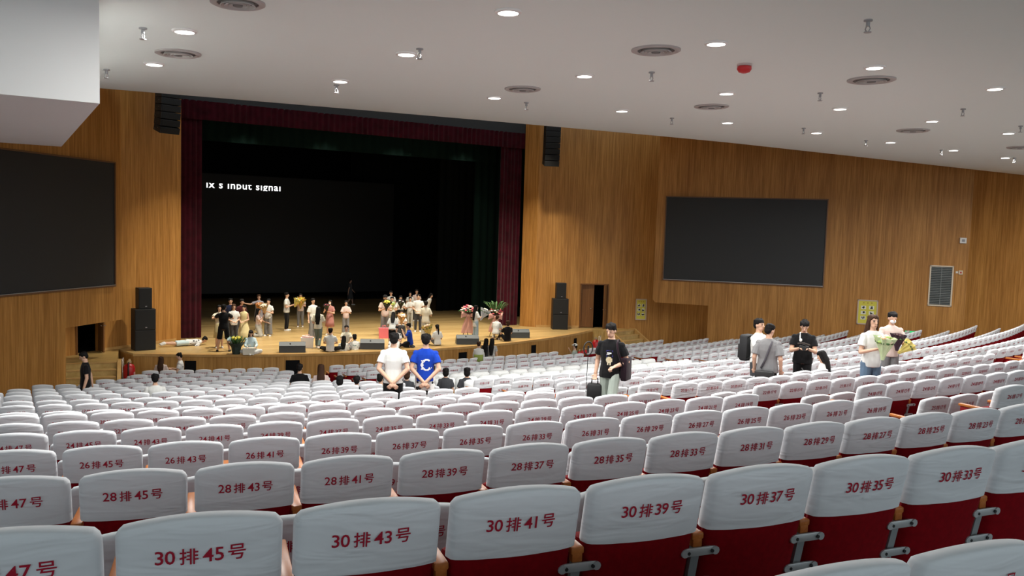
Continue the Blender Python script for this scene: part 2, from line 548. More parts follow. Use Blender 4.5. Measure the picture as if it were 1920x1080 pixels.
# dark rooms behind the doorways
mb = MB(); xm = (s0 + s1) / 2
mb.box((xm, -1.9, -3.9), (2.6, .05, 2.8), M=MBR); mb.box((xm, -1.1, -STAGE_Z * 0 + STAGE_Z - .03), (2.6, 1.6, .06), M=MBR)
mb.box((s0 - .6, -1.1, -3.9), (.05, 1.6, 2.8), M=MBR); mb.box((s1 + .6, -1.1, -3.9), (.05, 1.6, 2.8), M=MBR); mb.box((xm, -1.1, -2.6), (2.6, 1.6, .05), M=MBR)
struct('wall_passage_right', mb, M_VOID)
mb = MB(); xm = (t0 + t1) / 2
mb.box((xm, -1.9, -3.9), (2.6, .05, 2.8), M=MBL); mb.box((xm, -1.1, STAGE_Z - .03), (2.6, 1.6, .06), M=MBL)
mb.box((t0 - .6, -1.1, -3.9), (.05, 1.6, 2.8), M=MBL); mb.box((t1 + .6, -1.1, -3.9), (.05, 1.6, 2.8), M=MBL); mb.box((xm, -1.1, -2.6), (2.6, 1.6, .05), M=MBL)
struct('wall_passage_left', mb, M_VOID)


def door_leaf(name, M, hinge, width, ang, lab):
    """One open leaf with a pull handle; hinge at x on wall frame M, swung by ang into the hall (or room)."""
    o = thing(name, (0, 0, 0)); del_keys = None
    o['kind'] = 'structure'
    T = M @ Matrix.Translation((hinge, -.12, 0)) @ Matrix.Rotation(ang, 4, 'Z')
    h = -2.80 - STAGE_Z
    m1 = MB(); m1.rbox((width / 2, 0, STAGE_Z + h / 2 + .01), (abs(width), .05, h - .02), .008, M=T); m1.build('door_leaf', W_DOOR, o)
    m2 = MB()
    for yy in (-.045, .045):
        m2.tube([(width * .88, yy * .6, STAGE_Z + 1.0), (width * .88, yy * 1.7, STAGE_Z + 1.02), (width * .72, yy * 1.7, STAGE_Z + 1.02)], .013, 8, M=T)
    m2.build('door_handle', M_CHROME, o, smooth=True)
    return o


dw = (s1 - s0)
door_leaf('door_1', MBR, s0, dw * .50, R_(4), '')
door_leaf('door_2', MBR, s1, -dw * .50, R_(-62), '')
dw2 = t1 - t0
door_leaf('door_3', MBL, t0, dw2 * .55, R_(70), '')
# door frames
for nm, M, a, b in (('trim_1', MBR, s0, s1), ('trim_2', MBL, t0, t1)):
    mb = MB(); hh = -2.78
    for x in (a, b): mb.box((x, .01, (hh + STAGE_Z) / 2), (.06, .06, hh - STAGE_Z), M=M)
    mb.box(((a + b) / 2, .01, hh), (b - a + .06, .06, .06), M=M)
    struct(nm, mb, W_DOOR)

# skirting beside the stage
for nm, M, a, b in (('baseboard_left', MBL, .25, t0 - .05), ('baseboard_right', MBR, .1, s0 - .05)):
    mb = MB(); mb.box(((a + b) / 2, .012, STAGE_Z + .055), (b - a, .024, .10), M=M); struct(nm, mb, W_LIP)

# ---- stage opening
YP = -34.4
mb = MB()
mb.prism([(8.02, YP, STAGE_Z - .3), (8.45, -35.11, STAGE_Z - .3), (8.9, -34.8, STAGE_Z - .3), (8.5, YP + .3, STAGE_Z - .3)], (0, 0, TOP - STAGE_Z + .3))
struct('trim_3', mb, W_WALL)
mb = MB(); mb.prism([(-8.74, YP, STAGE_Z - .3), (-8.78, -34.58, STAGE_Z - .3), (-9.1, -34.5, STAGE_Z - .3), (-9.0, YP + .3, STAGE_Z - .3)], (0, 0, TOP - STAGE_Z + .3))
struct('trim_4', mb, W_WALL)
mb = MB(); mb.box((-.36, YP + .15, 5.9), (16.8, .2, 2.02)); struct('wall_stage_header', mb, M_HEADER)
# stage house: black side walls, back wall, lid
mb = MB()
mb.box((-11.5, -24, 0), (.2, 21, 14)); mb.box((13.5, -24, 0), (.2, 21, 14)); mb.box((1, -14.0, 0), (26, .2, 14)); mb.box((1, -24, 6.9), (26, 21, .2))
mb.box((-10.4, YP + .35, 0), (3.2, .1, 14)); mb.box((11.2, YP + .35, 0), (5.8, .1, 14))
struct('wall_stage_house', mb, M_VOID)

# ---- stage platform with a bowed front edge
EDGE_PX = [(250, 663), (290, 665), (330, 667), (400, 671), (505, 671), (575, 668), (640, 664), (700, 660), (760, 656), (850, 648), (930, 640), (985, 631), (1050, 624), (1110, 618)]
edge = [at_z(x, y, STAGE_Z) for x, y in EDGE_PX]
pa, pb = edge[0], edge[-1]
# smooth the bow: circle through both corners and the mid-point
cx = (pa.x + pb.x) / 2
ARC = []
sag = 2.95; half = (pb - pa).length / 2; RR = (half * half + sag * sag) / (2 * sag)
mid = (pa + pb) / 2; dirv = (pb - pa).normalized(); nrm = Vector((dirv.y, -dirv.x, 0))
cen = mid - nrm * (RR - sag); aa = math.asin(half / RR)
for i in range(33):
    t = -aa + 2 * aa * i / 32
    ARC.append(cen + dirv * (RR * math.sin(t)) + nrm * (RR * math.cos(t)))
for a in ARC: a.z = STAGE_Z
outline = [(a.x, a.y) for a in ARC] + [(11.6, -36.55), (13.4, -34.2), (13.4, -14.1), (-11.4, -14.1), (-11.4, -34.4), (-11.35, -36.3)]
mb = MB(); mb.prism([(x, y, STAGE_Z - .06) for x, y in outline], (0, 0, .06)); struct('floor_stage', mb, W_STAGE)
# lip along the front edge, and the panelled face below it
mb = MB(); n = len(ARC)
vs = []
for a in ARC:
    r = (a - cen); r.z = 0; r.normalize()
    i_, o_ = a - r * .22, a + r * .04
    vs += [(i_.x, i_.y, STAGE_Z + .006), (o_.x, o_.y, STAGE_Z + .006), (o_.x, o_.y, STAGE_Z - .09), (i_.x, i_.y, STAGE_Z - .09)]
fs = [(4 * i + j, 4 * i + (j + 1) % 4, 4 * i + 4 + (j + 1) % 4, 4 * i + 4 + j) for i in range(n - 1) for j in range(4)] + [(0, 1, 2, 3), (4 * n - 4, 4 * n - 1, 4 * n - 2, 4 * n - 3)]
mb.add(vs, fs); struct('trim_5', mb, W_LIP)
mb = MB(); vs = []
for a in ARC:
    vs += [(a.x, a.y, STAGE_Z - .06), (a.x, a.y, FRONT_FLOOR - .1)]
fs = [(2 * i, 2 * i + 1, 2 * i + 3, 2 * i + 2) for i in range(n - 1)]
mb.add(vs, fs)
face = struct('wall_stage_front', mb, W_FACE, fix=False)
mb = MB()
for s_ in (-1, 1):
    e = ARC[0] if s_ < 0 else ARC[-1]
    q = (-11.35, -36.3) if s_ < 0 else (11.6, -36.55)
    mb.add([(e.x, e.y, STAGE_Z - .06), (e.x, e.y, FRONT_FLOOR - .1), (q[0], q[1], FRONT_FLOOR - .1), (q[0], q[1], STAGE_Z - .06)], [(0, 1, 2, 3)])
struct('wall_stage_flank', mb, W_FACE, fix=False)
# black plates on the stage face, colour standing for shaded vent openings
for px, py, w, h in ((357, 690, .42, .62), (549, 692, .52, .62), (868, 668, .42, .62), (1001, 653, .34, .62), (1079, 640, .3, .6)):
    best = min(range(n - 1), key=lambda i: abs(project((ARC[i] + ARC[i + 1]) / 2)[0] - px))
    a = ARC[best]; b2 = ARC[best + 1]; t = (b2 - a).normalized(); nn = Vector((t.y, -t.x, 0))
    u = (px - project(a)[0]) / max(1e-3, project(b2)[0] - project(a)[0])
    c = a + (b2 - a) * u
    M = wall_frame(Vector((c.x, c.y, 0)), t, nn)
    m1 = MB(); m1.box((0, .002, STAGE_Z - .55), (w, .02, h), M=M); o = m1.build('stage_vent', M_VOID, face)
    for zz in range(6):
        pass

# steps at both ends of the stage
def flight(name, a, b, back, n, zt, zb_):
    """Steps whose top nosing runs a-b; back points up-flight."""
    a, b, back = Vector(a), Vector(b), Vector(back)
    mb = MB(); h = (zt - zb_) / n
    for i in range(n):
        off = -back * (.30 * i)
        p0, p1 = a + off, b + off
        d = back * (.34 if i else 3.2)
        mb.prism([(p0.x, p0.y, zb_ - .05), (p1.x, p1.y, zb_ - .05), (p1.x + d.x, p1.y + d.y, zb_ - .05), (p0.x + d.x, p0.y + d.y, zb_ - .05)], (0, 0, zt - i * h - zb_ + .05 - (0.004 if i == 0 else 0)))
        # nosing strip
        q = -back * .03
        mb.prism([(p0.x, p0.y, zt - i * h - .035), (p1.x, p1.y, zt - i * h - .035), (p1.x + q.x, p1.y + q.y, zt - i * h - .035), (p0.x + q.x, p0.y + q.y, zt - i * h - .035)], (0, 0, .04), 1)
    return struct(name, mb, [W_STEP, W_LIP])


la, lb = at_z(123, 681, STAGE_Z), at_z(219, 678.5, STAGE_Z)
bk = Vector((.12, .99, 0)).normalized()
flight('stair_left', la + Vector((-1.2, .2, 0)), lb, bk, 5, STAGE_Z, FRONT_FLOOR)
ra, rb = at_z(1149, 622.5, STAGE_Z), at_z(1176, 621, STAGE_Z)
flight('stair_right', ra, ra + Vector((1.75, .45, 0)), Vector((-.30, .95, 0)).normalized(), 5, STAGE_Z, FRONT_FLOOR)


# sloping cheeks of the steps
def cheek(name, a, back, zt, zb_, run=1.5, w=.12):
    a, back = Vector(a), Vector(back).normalized(); side = Vector((back.y, -back.x, 0)) * w
    e = a - back * run
    mb = MB()
    mb.prism([(a.x, a.y, zb_ - .05), (e.x, e.y, zb_ - .05), (e.x, e.y, zb_ + .12), (a.x, a.y, zt + .05), (a.x + back.x * .35, a.y + back.y * .35, zt + .05), (a.x + back.x * .35, a.y + back.y * .35, zb_ - .05)], side)
    return struct(name, mb, W_LIP)


cheek('trim_6', lb + Vector((.02, 0, 0)), bk, STAGE_Z, FRONT_FLOOR)
cheek('trim_7', ra - Vector((.13, 0, 0)), (-.30, .95, 0), STAGE_Z, FRONT_FLOOR)
cheek('trim_8', ra + Vector((1.78, .45, 0)), (-.30, .95, 0), STAGE_Z, FRONT_FLOOR)

# ================================================================== THINGS ON WALLS AND IN THE STAGE OPENING
def folds(x0, x1, y, z0, z1, step=.11, amp=.05, nz=2, lean=0):
    """Pleated cloth hanging from z1 to z0."""
    n = max(4, int(abs(x1 - x0) / step) * 2); vs, fs = [], []
    for j in range(nz + 1):
        z = z1 + (z0 - z1) * j / nz
        for i in range(n + 1):
            u = i / n
            yy = y + amp * math.sin(u * n * math.pi / 2 * 1.0 + .6 * math.sin(u * 23)) * (.7 + .3 * math.sin(u * 57))
            vs.append((x0 + (x1 - x0) * u, yy, z))
    w = n + 1
    for j in range(nz):
        for i in range(n): fs.append((j * w + i, j * w + i + 1, (j + 1) * w + i + 1, (j + 1) * w + i))
    o = len(vs)
    vs += [(a, b + .02, c) for a, b, c in vs]
    fs += [tuple(o + i for i in reversed(f)) for f in fs]
    mb = MB(); mb.add(vs, fs); return mb


def flat_cloth(poly, **k): pass


folds(-8.72, 8.0, YP + .02, 4.14, 4.92, .13, .05).build('stage_valance', M_CURTAIN, fix=False, smooth=True)
tag(D.objects['stage_valance'], 'wine red pleated valance across the top of the stage opening', 'curtain')
folds(-8.74, -7.88, YP + .25, STAGE_Z + .02, 4.9, .10, .06).build('stage_curtain', M_CURTAIN, fix=False, smooth=True)
tag(D.objects['stage_curtain'], 'wine red curtain drawn to the stage side beside the prone photographer', 'curtain', 'drawn stage curtains')
folds(6.72, 7.98, YP + .25, STAGE_Z + .02, 4.9, .10, .06).build('stage_curtain', M_CURTAIN, fix=False, smooth=True)
tag(D.objects['stage_curtain.001'], 'wine red curtain drawn to the stage side behind the flower stands', 'curtain', 'drawn stage curtains')
# black and dark green masking drapes deeper in
for i, (x0, x1, y, m, lb_) in enumerate(((7.2, 10.4, -30.5, M_GREEN, 'dark green masking drape just behind the red curtain near the flower stands'), (7.0, 11.5, -26.5, M_BLACK, 'black masking drape hanging between the dark green drape and the back of the stage'),
                                        (-11, -7.4, -31, M_BLACK, 'black masking drape behind the red curtain near the prone photographer'), (4.5, 13.2, -18.2, M_BLACK, 'wide black backdrop drape beside the lit screen wall'))):
    o = folds(x0, x1, y, STAGE_Z + .02, 5.6, .22, .09).build('masking_drape', m, fix=False, smooth=True)
    tag(o, lb_, 'curtain')
o = folds(-11, 13, -31.5, 3.55, 5.8, .25, .06).build('black_border', M_GREEN, fix=False, smooth=True)
tag(o, 'dark green border cloth hung high behind the red valance', 'curtain')

# wall screens
def wall_screen(M, p0, p1, y0, lab):
    """Dark LED panel let into the wall between two wall-frame corners."""
    (x0, z0), (x1, z1) = p0, p1
    c = ((x0 + x1) / 2, (z0 + z1) / 2); w, h = abs(x1 - x0), abs(z1 - z0)
    o = thing('wall_screen', M @ Vector((c[0], 0, c[1])), 0, lab, 'screen', 'wall screens')
    I = Matrix.Translation(-(M @ Vector((c[0], 0, c[1]))))
    m1 = MB(); m1.box((c[0], .03, c[1]), (w, .08, h), M=I @ M)
    m1.build('display_panel', M_SCREEN, o)
    m2 = MB(); t = .05
    for s_ in (-1, 1):
        m2.box((c[0] + s_ * (w / 2 + t / 2), .05, c[1]), (t, .12, h + 2 * t), M=I @ M); m2.box((c[0], .05, c[1] + s_ * (h / 2 + t / 2)), (w, .12, t), M=I @ M)
    m2.build('screen_frame', M_FRAME, o)
    m3 = MB(); m3.box((c[0], .115, c[1] - h / 2 + .012), (w, .02, .02), M=I @ M); m3.build('bottom_edge_strip', M_GREY, o)
    return o


q0 = at_plane(1251, 371, A_R0, A_RN); q1 = at_plane(1542, 535, A_R0, A_RN)
wall_screen(MR, (along(q0, A_R0, dR), 1.79), (along(q1, A_R0, dR), -2.27), 0, 'large dark screen on the wood wall above the seats and people')
q0 = at_plane(211, 400, A_L0, A_LN); x0 = along(q0, A_L0, dL)
wall_screen(ML, (x0, 1.86), (x0 + 7.25, -2.44), 0, 'large dark screen cut by the frame edge above the stage steps')

# LED wall at the back of the stage with its clipped message
o = thing('stage_screen_wall', (1.2, -19.0, -1), 0, 'dim grey LED wall at the back of the stage showing clipped white text', 'screen')
a0, a1 = at_y(372, 330, -19), at_y(735, 548, -19)
mb = MB(); mb.box(((a0.x + a1.x) / 2 - 1.2 - 1.0, .1, (2.75 - 4.5) / 2 + 1), (a1.x - a0.x + 2.0, .2, 7.25)); mb.build('led_surface', M_LEDWALL, o)


def text_mesh(s, size=1.0, bold=0.0, res=2, space=1.0):
    c = D.curves.new('txt', 'FONT'); c.body = s; c.size = size; c.resolution_u = res; c.offset = bold; c.space_character = space
    t = D.objects.new('txt', c); COL.objects.link(t)
    dg = bpy.context.evaluated_depsgraph_get(); dg.update()
    me = t.evaluated_get(dg).to_mesh()
    vs = [Vector(v.co) for v in me.vertices]; fs = [tuple(p.vertices) for p in me.polygons]
    t.evaluated_get(dg).to_mesh_clear()
    D.objects.remove(t); D.curves.remove(c)
    return vs, fs


M_MSG = mat('lit_white_pixels', (1, 1, 1), .5, emit=(1, 1, 1), emit_s=1.6)
vs, fs = text_mesh('ix s input signal', 1.0, .012, 3, 1.12)
x0 = min(v.x for v in vs); x1 = max(v.x for v in vs)
b0, b1 = at_y(387, 342, -19.02), at_y(526, 346, -19.02)
sx = (b1.x - b0.x) / (x1 - x0); sz = sx * 1.0
me = D.meshes.new('screen_message'); me.from_pydata([((v.x - x0) * sx, 0, v.y * sz) for v in vs], [], fs); me.materials.append(M_MSG)
bm = bmesh.new(); bm.from_mesh(me)
xv, _ = text_mesh('x', 1.0, .012, 3)
xh = (max(v.y for v in xv) - .02) * sz
bmesh.ops.bisect_plane(bm, geom=bm.verts[:] + bm.edges[:] + bm.faces[:], plane_co=(0, 0, xh), plane_no=(0, 0, 1), clear_outer=True)
bmesh.ops.bisect_plane(bm, geom=bm.verts[:] + bm.edges[:] + bm.faces[:], plane_co=(0, 0, -.06 * sz), plane_no=(0, 0, 1), clear_inner=True)
bm.to_mesh(me); bm.free()
tm = link('screen_message', me, o); tm.location = (b0.x - 1.2, -.02, b0.z + 1 - .30)


# speakers
def cabinet(name, loc, rz, w, d, h, lab, logo=True, split=False):
    o = thing(name, loc, rz, lab, 'loudspeaker')
    m = MB(); m.rbox((0, 0, h / 2), (w, d, h), .015); m.build('cabinet', M_SPKC, o)
    m = MB(); m.rbox((0, -d / 2 - .008, h / 2), (w - .04, .02, h - .05), .006); m.build('grille', M_SPK, o)
    if logo:
        m = MB(); m.box((.02, -d / 2 - .021, .10), (.07, .006, .035)); m.build('badge', M_CHROME, o)
    return o


def stack(px, py, w, rz, sidelab):
    """Two big boxes and a smaller one; (px, py) is the middle of the front bottom edge."""
    a = at_z(px, py, STAGE_Z); d = .56
    t = Vector((math.cos(rz), math.sin(rz), 0)); back = Vector((-t.y, t.x, 0))
    c = a + back * d / 2; z = STAGE_Z
    h1, h2, h3 = .78, .80, .80
    cabinet('subwoofer_cabinet', (c.x, c.y, z), rz, w, d, h1, 'black subwoofer at the foot of the speaker stack ' + sidelab, False)
    cabinet('subwoofer_cabinet', (c.x, c.y, z + h1 + .004), rz, w, d, h2, 'second black box up in the speaker stack ' + sidelab)
    c2 = c + t * (w * .02)
    cabinet('stage_speaker', (c2.x, c2.y, z + h1 + h2 + .008), rz, w * .64, d * .8, h3, 'smaller black loudspeaker crowning the speaker stack ' + sidelab)


stack(273, 657, .76, R_(9), 'beside the stage steps and prone photographer')
stack(1050, 618, .80, R_(-25), 'beside the open double door')


def line_array(px, top_y, bot_y, Y, w, rz, lab, n=8):
    top = at_y(px[0], top_y, Y); bot = at_y(px[1], bot_y, Y)
    o = thing('line_array_speaker', (top.x, Y, bot.z), rz, lab, 'loudspeaker', 'hanging line arrays')
    h = (5.35 - bot.z) / n
    for i in range(n):
        z = 5.35 - bot.z - h * (i + .5)
        t = (i / (n - 1)) ** 2
        m = MB(); m.rbox((0, -.05 + .22 * t * 0, 0), (w, .55, h * .97), .012)
        m.box((0, -.335, 0), (w * .9, .02, h * .8), 1)
        c = m.build('array_element', [M_SPKC, M_SPK], o); c.location = (0, .02 + .12 * t, z); c.rotation_euler = (R_(18 * t), 0, 0)
        for py_, pz_ in ((-.12, h * .15), (.10, -h * .2)):
            m = MB(); m.ball((-(w / 2 + .004), py_, pz_), .016, 6); m.build('rigging_pin', M_CHROME, c)
    m = MB(); m.box((0, 0, 5.40 - bot.z), (w * .8, .5, .06)); m.tube([(0, 0, 5.4 - bot.z), (0, 0, 7.0 - bot.z)], .02, 6); m.build('flying_frame', M_SPKC, o)
    return o


line_array((315, 312), 172, 247, -36.6, .78, R_(18), 'black curved line array hanging above the stack by the stage steps')
line_array((1036, 1032), 232, 309, -36.9, .74, R_(-20), 'black curved line array hanging above the stack by the open double door')


# wedge monitors on the stage edge
def wedge(px, py, w, lab, face=0):
    p = at_z(px, py, STAGE_Z); d = p - EYE; rz = -math.atan2(d.x, d.y) + R_(face)
    o = thing('stage_monitor', p, rz, lab, 'loudspeaker', 'wedge monitors along the stage edge')
    m = MB(); m.prism([(-w / 2, -.20, .008), (-w / 2, .26, .008), (-w / 2, .26, .12), (-w / 2, .02, .40), (-w / 2, -.20, .27)], (w, 0, 0)); m.build('cabinet', mat('slate_monitor_case', (.045, .055, .062), .5), o)
    m = MB(); m.prism([(-w / 2 + .03, .262, .13), (-w / 2 + .03, .275, .13), (-w / 2 + .03, .035, .405), (-w / 2 + .03, .02, .395)], (w - .06, 0, 0)); m.build('grille', M_SPK, o)
    m = MB(); m.box((-.08, -.09, .345), (.05, .06, .02), rot=(R_(30), 0, 0)); m.build('carry_handle', M_SPK, o)


wedge(548, 660, 1.0, 'slate wedge monitor in front of the white gift bag')
wedge(698, 654, .98, 'slate wedge monitor between the leaning girls and the man in white')
wedge(876, 645, .98, 'slate wedge monitor at the feet of the woman by the flower stand', 8)
wedge(974, 633, .90, 'slate wedge monitor beside the seated person in black', 10)

# notice boards
def board(M, x0, x1, z0, z1, lab):
    c = ((x0 + x1) / 2, (z0 + z1) / 2); w, h = x1 - x0, z1 - z0
    base = M @ Vector((c[0], 0, c[1])); T = Matrix.Translation(-base) @ M @ Matrix.Translation((c[0], 0, c[1]))
    o = thing('notice_board', base, 0, lab, 'notice', 'yellow notice boards')
    m = MB(); t = .06
    for s_ in (-1, 1):
        m.box((s_ * (w / 2 - t / 2), .03, 0), (t, .05, h), M=T); m.box((0, .03, s_ * (h / 2 - t / 2)), (w, .05, t), M=T)
    m.build('board_frame', mat('pale_wood_frame', (.56, .44, .33), .5), o)
    m = MB(); m.box((0, .02, 0), (w - .1, .02, h - .1), M=T); m.build('yellow_sheet', mat('yellow_notice', (.66, .60, .07), .6), o)
    rr = random.Random(3)
    for r in range(3):
        for cc in range(2):
            x = (-.12 + .24 * cc) * w / .62; z = (.18 - .20 * r) * h / .95
            m = MB(); m.box((x, .033, z), (.15 * w / .62, .006, .13 * h / .95), M=T)
            m.build('picture_square', mat('pale_notice_square', (.80, .80, .68), .6), o)
            m = MB()
            for k in range(5): m.box((x + rr.uniform(-.05, .05), .038, z + rr.uniform(-.04, .04)), (rr.uniform(.03, .07), .006, rr.uniform(.02, .06)), M=T)
            m.build('printed_figure', mat('black_print', (.02, .02, .02), .7), o)
    m = MB()
    for k in range(3): m.box(((-.12 + .12 * k) * w / .62, .033, .355 * h / .95), (.06, .006, .05), M=T)
    m.build('notice_heading', mat('ochre_print', (.45, .30, .05), .7), o)


q0 = at_plane(1608, 562, A_R0, A_RN); q1 = at_plane(1644, 608, A_R0, A_RN)
board(MR, along(q0, A_R0, dR), along(q1, A_R0, dR), -3.96, -2.80, 'yellow notice board in a pale frame behind the woman with the bouquet')
q0 = at_plane(1192, 560, B_R0, B_RN); q1 = at_plane(1211, 600, B_R0, B_RN)
board(MBR, along(q0, B_R0, B_RD), along(q1, B_R0, B_RD), -4.62, -3.50, 'yellow notice board on the wood wall beside the open double door')

# louvred vent, detector boxes and exit sign on the right wall
xv0, xv1 = along(at_plane(1741, 535, A_R0, A_RN), A_R0, dR), along(at_plane(1786, 535, A_R0, A_RN), A_R0, dR)
c = Vector(((xv0 + xv1) / 2, 0, -2.0)); base = MR @ c; T = Matrix.Translation(-base) @ MR @ Matrix.Translation(c); w, h = xv1 - xv0, 1.86
o = thing('wall_vent', base, 0, 'tall grey louvred vent in a cream frame on the wood wall', 'vent')
m = MB()
for s_ in (-1, 1):
    m.box((s_ * (w / 2 - .03), .03, 0), (.06, .06, h), M=T); m.box((0, .03, s_ * (h / 2 - .03)), (w, .06, .06), M=T)
m.build('vent_frame', mat('cream_vent_frame', (.72, .62, .48), .5), o)
m = MB(); m.box((0, .004, 0), (w - .1, .01, h - .1), M=T); m.build('vent_backing', mat('vent_dark', (.05, .06, .06), .8), o)
m = MB()
for i in range(22):
    m.box((0, .03, -h / 2 + .10 + i * (h - .2) / 21), (w - .12, .045, .012), rot=(R_(35), 0, 0), M=T)
m.box((0, .05, 0), (.015, .02, h - .12), M=T)
m.build('louvre', mat('vent_grey', (.34, .37, .37), .5), o)


def wall_box(name, px, py, w, h, d, m_, lab, cat, inner=None):
    p = at_plane(px, py, A_R0, A_RN); base = Vector((p.x, p.y, p.z)); c = Vector((along(p, A_R0, dR), 0, p.z))
    T = Matrix.Translation(-base) @ MR @ Matrix.Translation(c)
    o = thing(name, base, 0, lab, cat)
    a = MB(); a.rbox((0, d / 2, 0), (w, d, h), .01, M=T); a.build('housing', m_, o)
    if inner:
        a = MB(); a.box((0, d + .003, 0), (w * inner[0], .01, h * inner[1]), M=T); a.build('front_plate', inner[2], o)
    return o


wall_box('wall_alarm_lamp', 1805, 451, .27, .25, .13, M_WHITE, 'white square lamp box high on the wood wall near the corner', 'lamp', (.45, .45, mat('lamp_lens_grey', (.3, .3, .32), .3)))
wall_box('fire_alarm_button', 1801, 511, .17, .19, .06, mat('cream_plastic', (.7, .6, .45), .5), 'cream alarm box with red button beside the louvred vent', 'alarm', (.4, .4, mat('alarm_red', (.5, .02, .02), .4)))
wall_box('wall_switch', 1794, 510.5, .10, .10, .02, mat('cream_plastic', (.7, .6, .45), .5), 'small cream wall switch between louvred vent and alarm box', 'switch', (.7, .7, M_WHITE))
wall_box('exit_sign', 1709, 626, .60, .30, .05, mat('sign_case', (.3, .32, .3), .5), 'green lit exit sign low on the wall behind the seat backs', 'sign', (.94, .86, mat('exit_green', (.02, .4, .12), .4, emit=(.02, .62, .16), emit_s=.8)))

# ================================================================== CEILING FITTINGS
ref = None
def ceil_norm(p):
    e = .2
    return Vector((-(ceil_z(p.x + e, p.y) - ceil_z(p.x - e, p.y)) / (2 * e), -(ceil_z(p.x, p.y + e) - ceil_z(p.x, p.y - e)) / (2 * e), 1)).normalized()


def ordinal_place(i, cols): return cols[i]


ring = MB(); ring.lathe([(.125, .01), (.165, .01), (.165, -.018), (.15, -.03), (.125, -.03), (.125, .01)], 20, cap=False)
ring_me = ring.mesh('lamp_ring', M_WHITE, True, ang=40)
disc = MB(); disc.lathe([(.001, -.026), (.12, -.026), (.122, -.012), (.001, -.012)], 20)
disc_me = disc.mesh('lamp_lens', M_LAMP)
NTH = ['first', 'second', 'third', 'fourth', 'fifth', 'sixth', 'seventh', 'eighth', 'ninth', 'tenth']
LAMP_LAB = ['recessed round ceiling lamp next to the white bulkhead, beyond the big cut-off air diffuser', 'recessed round ceiling lamp next to the bulkhead, closest to the hanging speaker',
            'recessed round ceiling lamp beside a sprinkler, above the red valance', 'recessed round ceiling lamp close over a sprinkler near the valance',
            'recessed round ceiling lamp at the top edge of the picture', 'recessed round ceiling lamp between the two middle air diffusers', 'recessed round ceiling lamp just below the small middle air diffuser',
            'recessed round ceiling lamp above the red smoke alarm', 'recessed round ceiling lamp just below the red smoke alarm', 'recessed round ceiling lamp over the second hanging speaker',
            'recessed round ceiling lamp just under a diffuser below the red alarm', 'recessed round ceiling lamp just above the wide right-hand air diffuser', 'recessed round ceiling lamp below the wide right-hand air diffuser',
            'recessed round ceiling lamp beside a sprinkler above the wall screen corner', 'recessed round ceiling lamp highest along the right edge of the picture', 'recessed round ceiling lamp just above the slim far air diffuser',
            'recessed round ceiling lamp above the wood wall between screen and vent', 'recessed round ceiling lamp second down along the right edge', 'recessed round ceiling lamp above the louvred vent, left of two low ones',
            'recessed round ceiling lamp lowest towards the wood corner']
for i, p in enumerate(LAMPS):
    o = thing('recessed_lamp', p, 0, LAMP_LAB[i], 'ceiling light', 'recessed ceiling lamps')
    o.rotation_euler = Vector((0, 0, 1)).rotation_difference(ceil_norm(p)).to_euler()
    link('trim_ring', ring_me, o); link('diffuser', disc_me, o)

vm = MB(); vm.lathe([(.30, .0), (.40, 0), (.40, -.02), (.36, -.035), (.30, -.02), (.30, 0)], 28, cap=False); v_ring = vm.mesh('diffuser_ring', mat('diffuser_grey', (.42, .40, .39), .5), True, ang=40)
vm = MB()
for r in (.25, .19, .13): vm.lathe([(r - .028, -.012), (r, -.05), (r + .006, -.045), (r - .02, -.006)], 28, cap=False)
v_cone = vm.mesh('diffuser_cone', mat('diffuser_pale', (.50, .48, .46), .5), True, ang=40)
vm = MB(); vm.lathe([(.001, -.004), (.30, -.004), (.30, 0), (.001, 0)], 28); vm.lathe([(.001, -.05), (.07, -.05), (.075, -.035), (.001, -.035)], 20)
v_back = vm.mesh('diffuser_throat', mat('diffuser_dark', (.16, .155, .15), .7), True, ang=40)
VENT = [((446, 4), 100, 'round grey air diffuser cut off by the top edge'), ((334, 99), 82, 'round grey air diffuser near the white bulkhead between two lamps'), ((1230, 93), 92, 'round grey air diffuser above the middle of the ceiling, nearest the lamp row end'),
        ((980, 166), 68, 'round grey air diffuser above the hanging speaker near the red valance'), ((1634, 149), 86, 'round grey air diffuser just below a lamp, right of the red alarm'), ((1334, 199), 64, 'round grey air diffuser below the red smoke alarm'),
        ((1712, 244), 58, 'slim-looking round grey air diffuser above the louvred vent'), ((1912, 276), 44, 'round grey air diffuser cut off by the right edge')]
for px, wpx, lab in VENT:
    p = on_ceiling(*px); s_ = wpx / F_PX * project(p)[2] / .80
    o = thing('air_diffuser', p, 0, lab, 'air vent', 'round ceiling diffusers')
    o.rotation_euler = Vector((0, 0, 1)).rotation_difference(ceil_norm(p)).to_euler(); o.scale = (s_, s_, 1)
    for nm, me in (('outer_ring', v_ring), ('cone', v_cone), ('throat', v_back)): link(nm, me, o)
sm = MB(); sm.lathe([(.035, 0), (.035, -.012), (.016, -.015), (.016, -.05), (.001, -.05)], 10); sp_body = sm.mesh('sprinkler_body', M_GREY, True, ang=40)
sm = MB()
for s_ in (-1, 1): sm.tube([(s_ * .014, 0, -.05), (s_ * .024, 0, -.07), (s_ * .008, 0, -.092)], .005, 5)
sm.lathe([(.001, -.092), (.03, -.092), (.03, -.097), (.001, -.097)], 10); sp_defl = sm.mesh('sprinkler_deflector', M_GREY, True, ang=40)
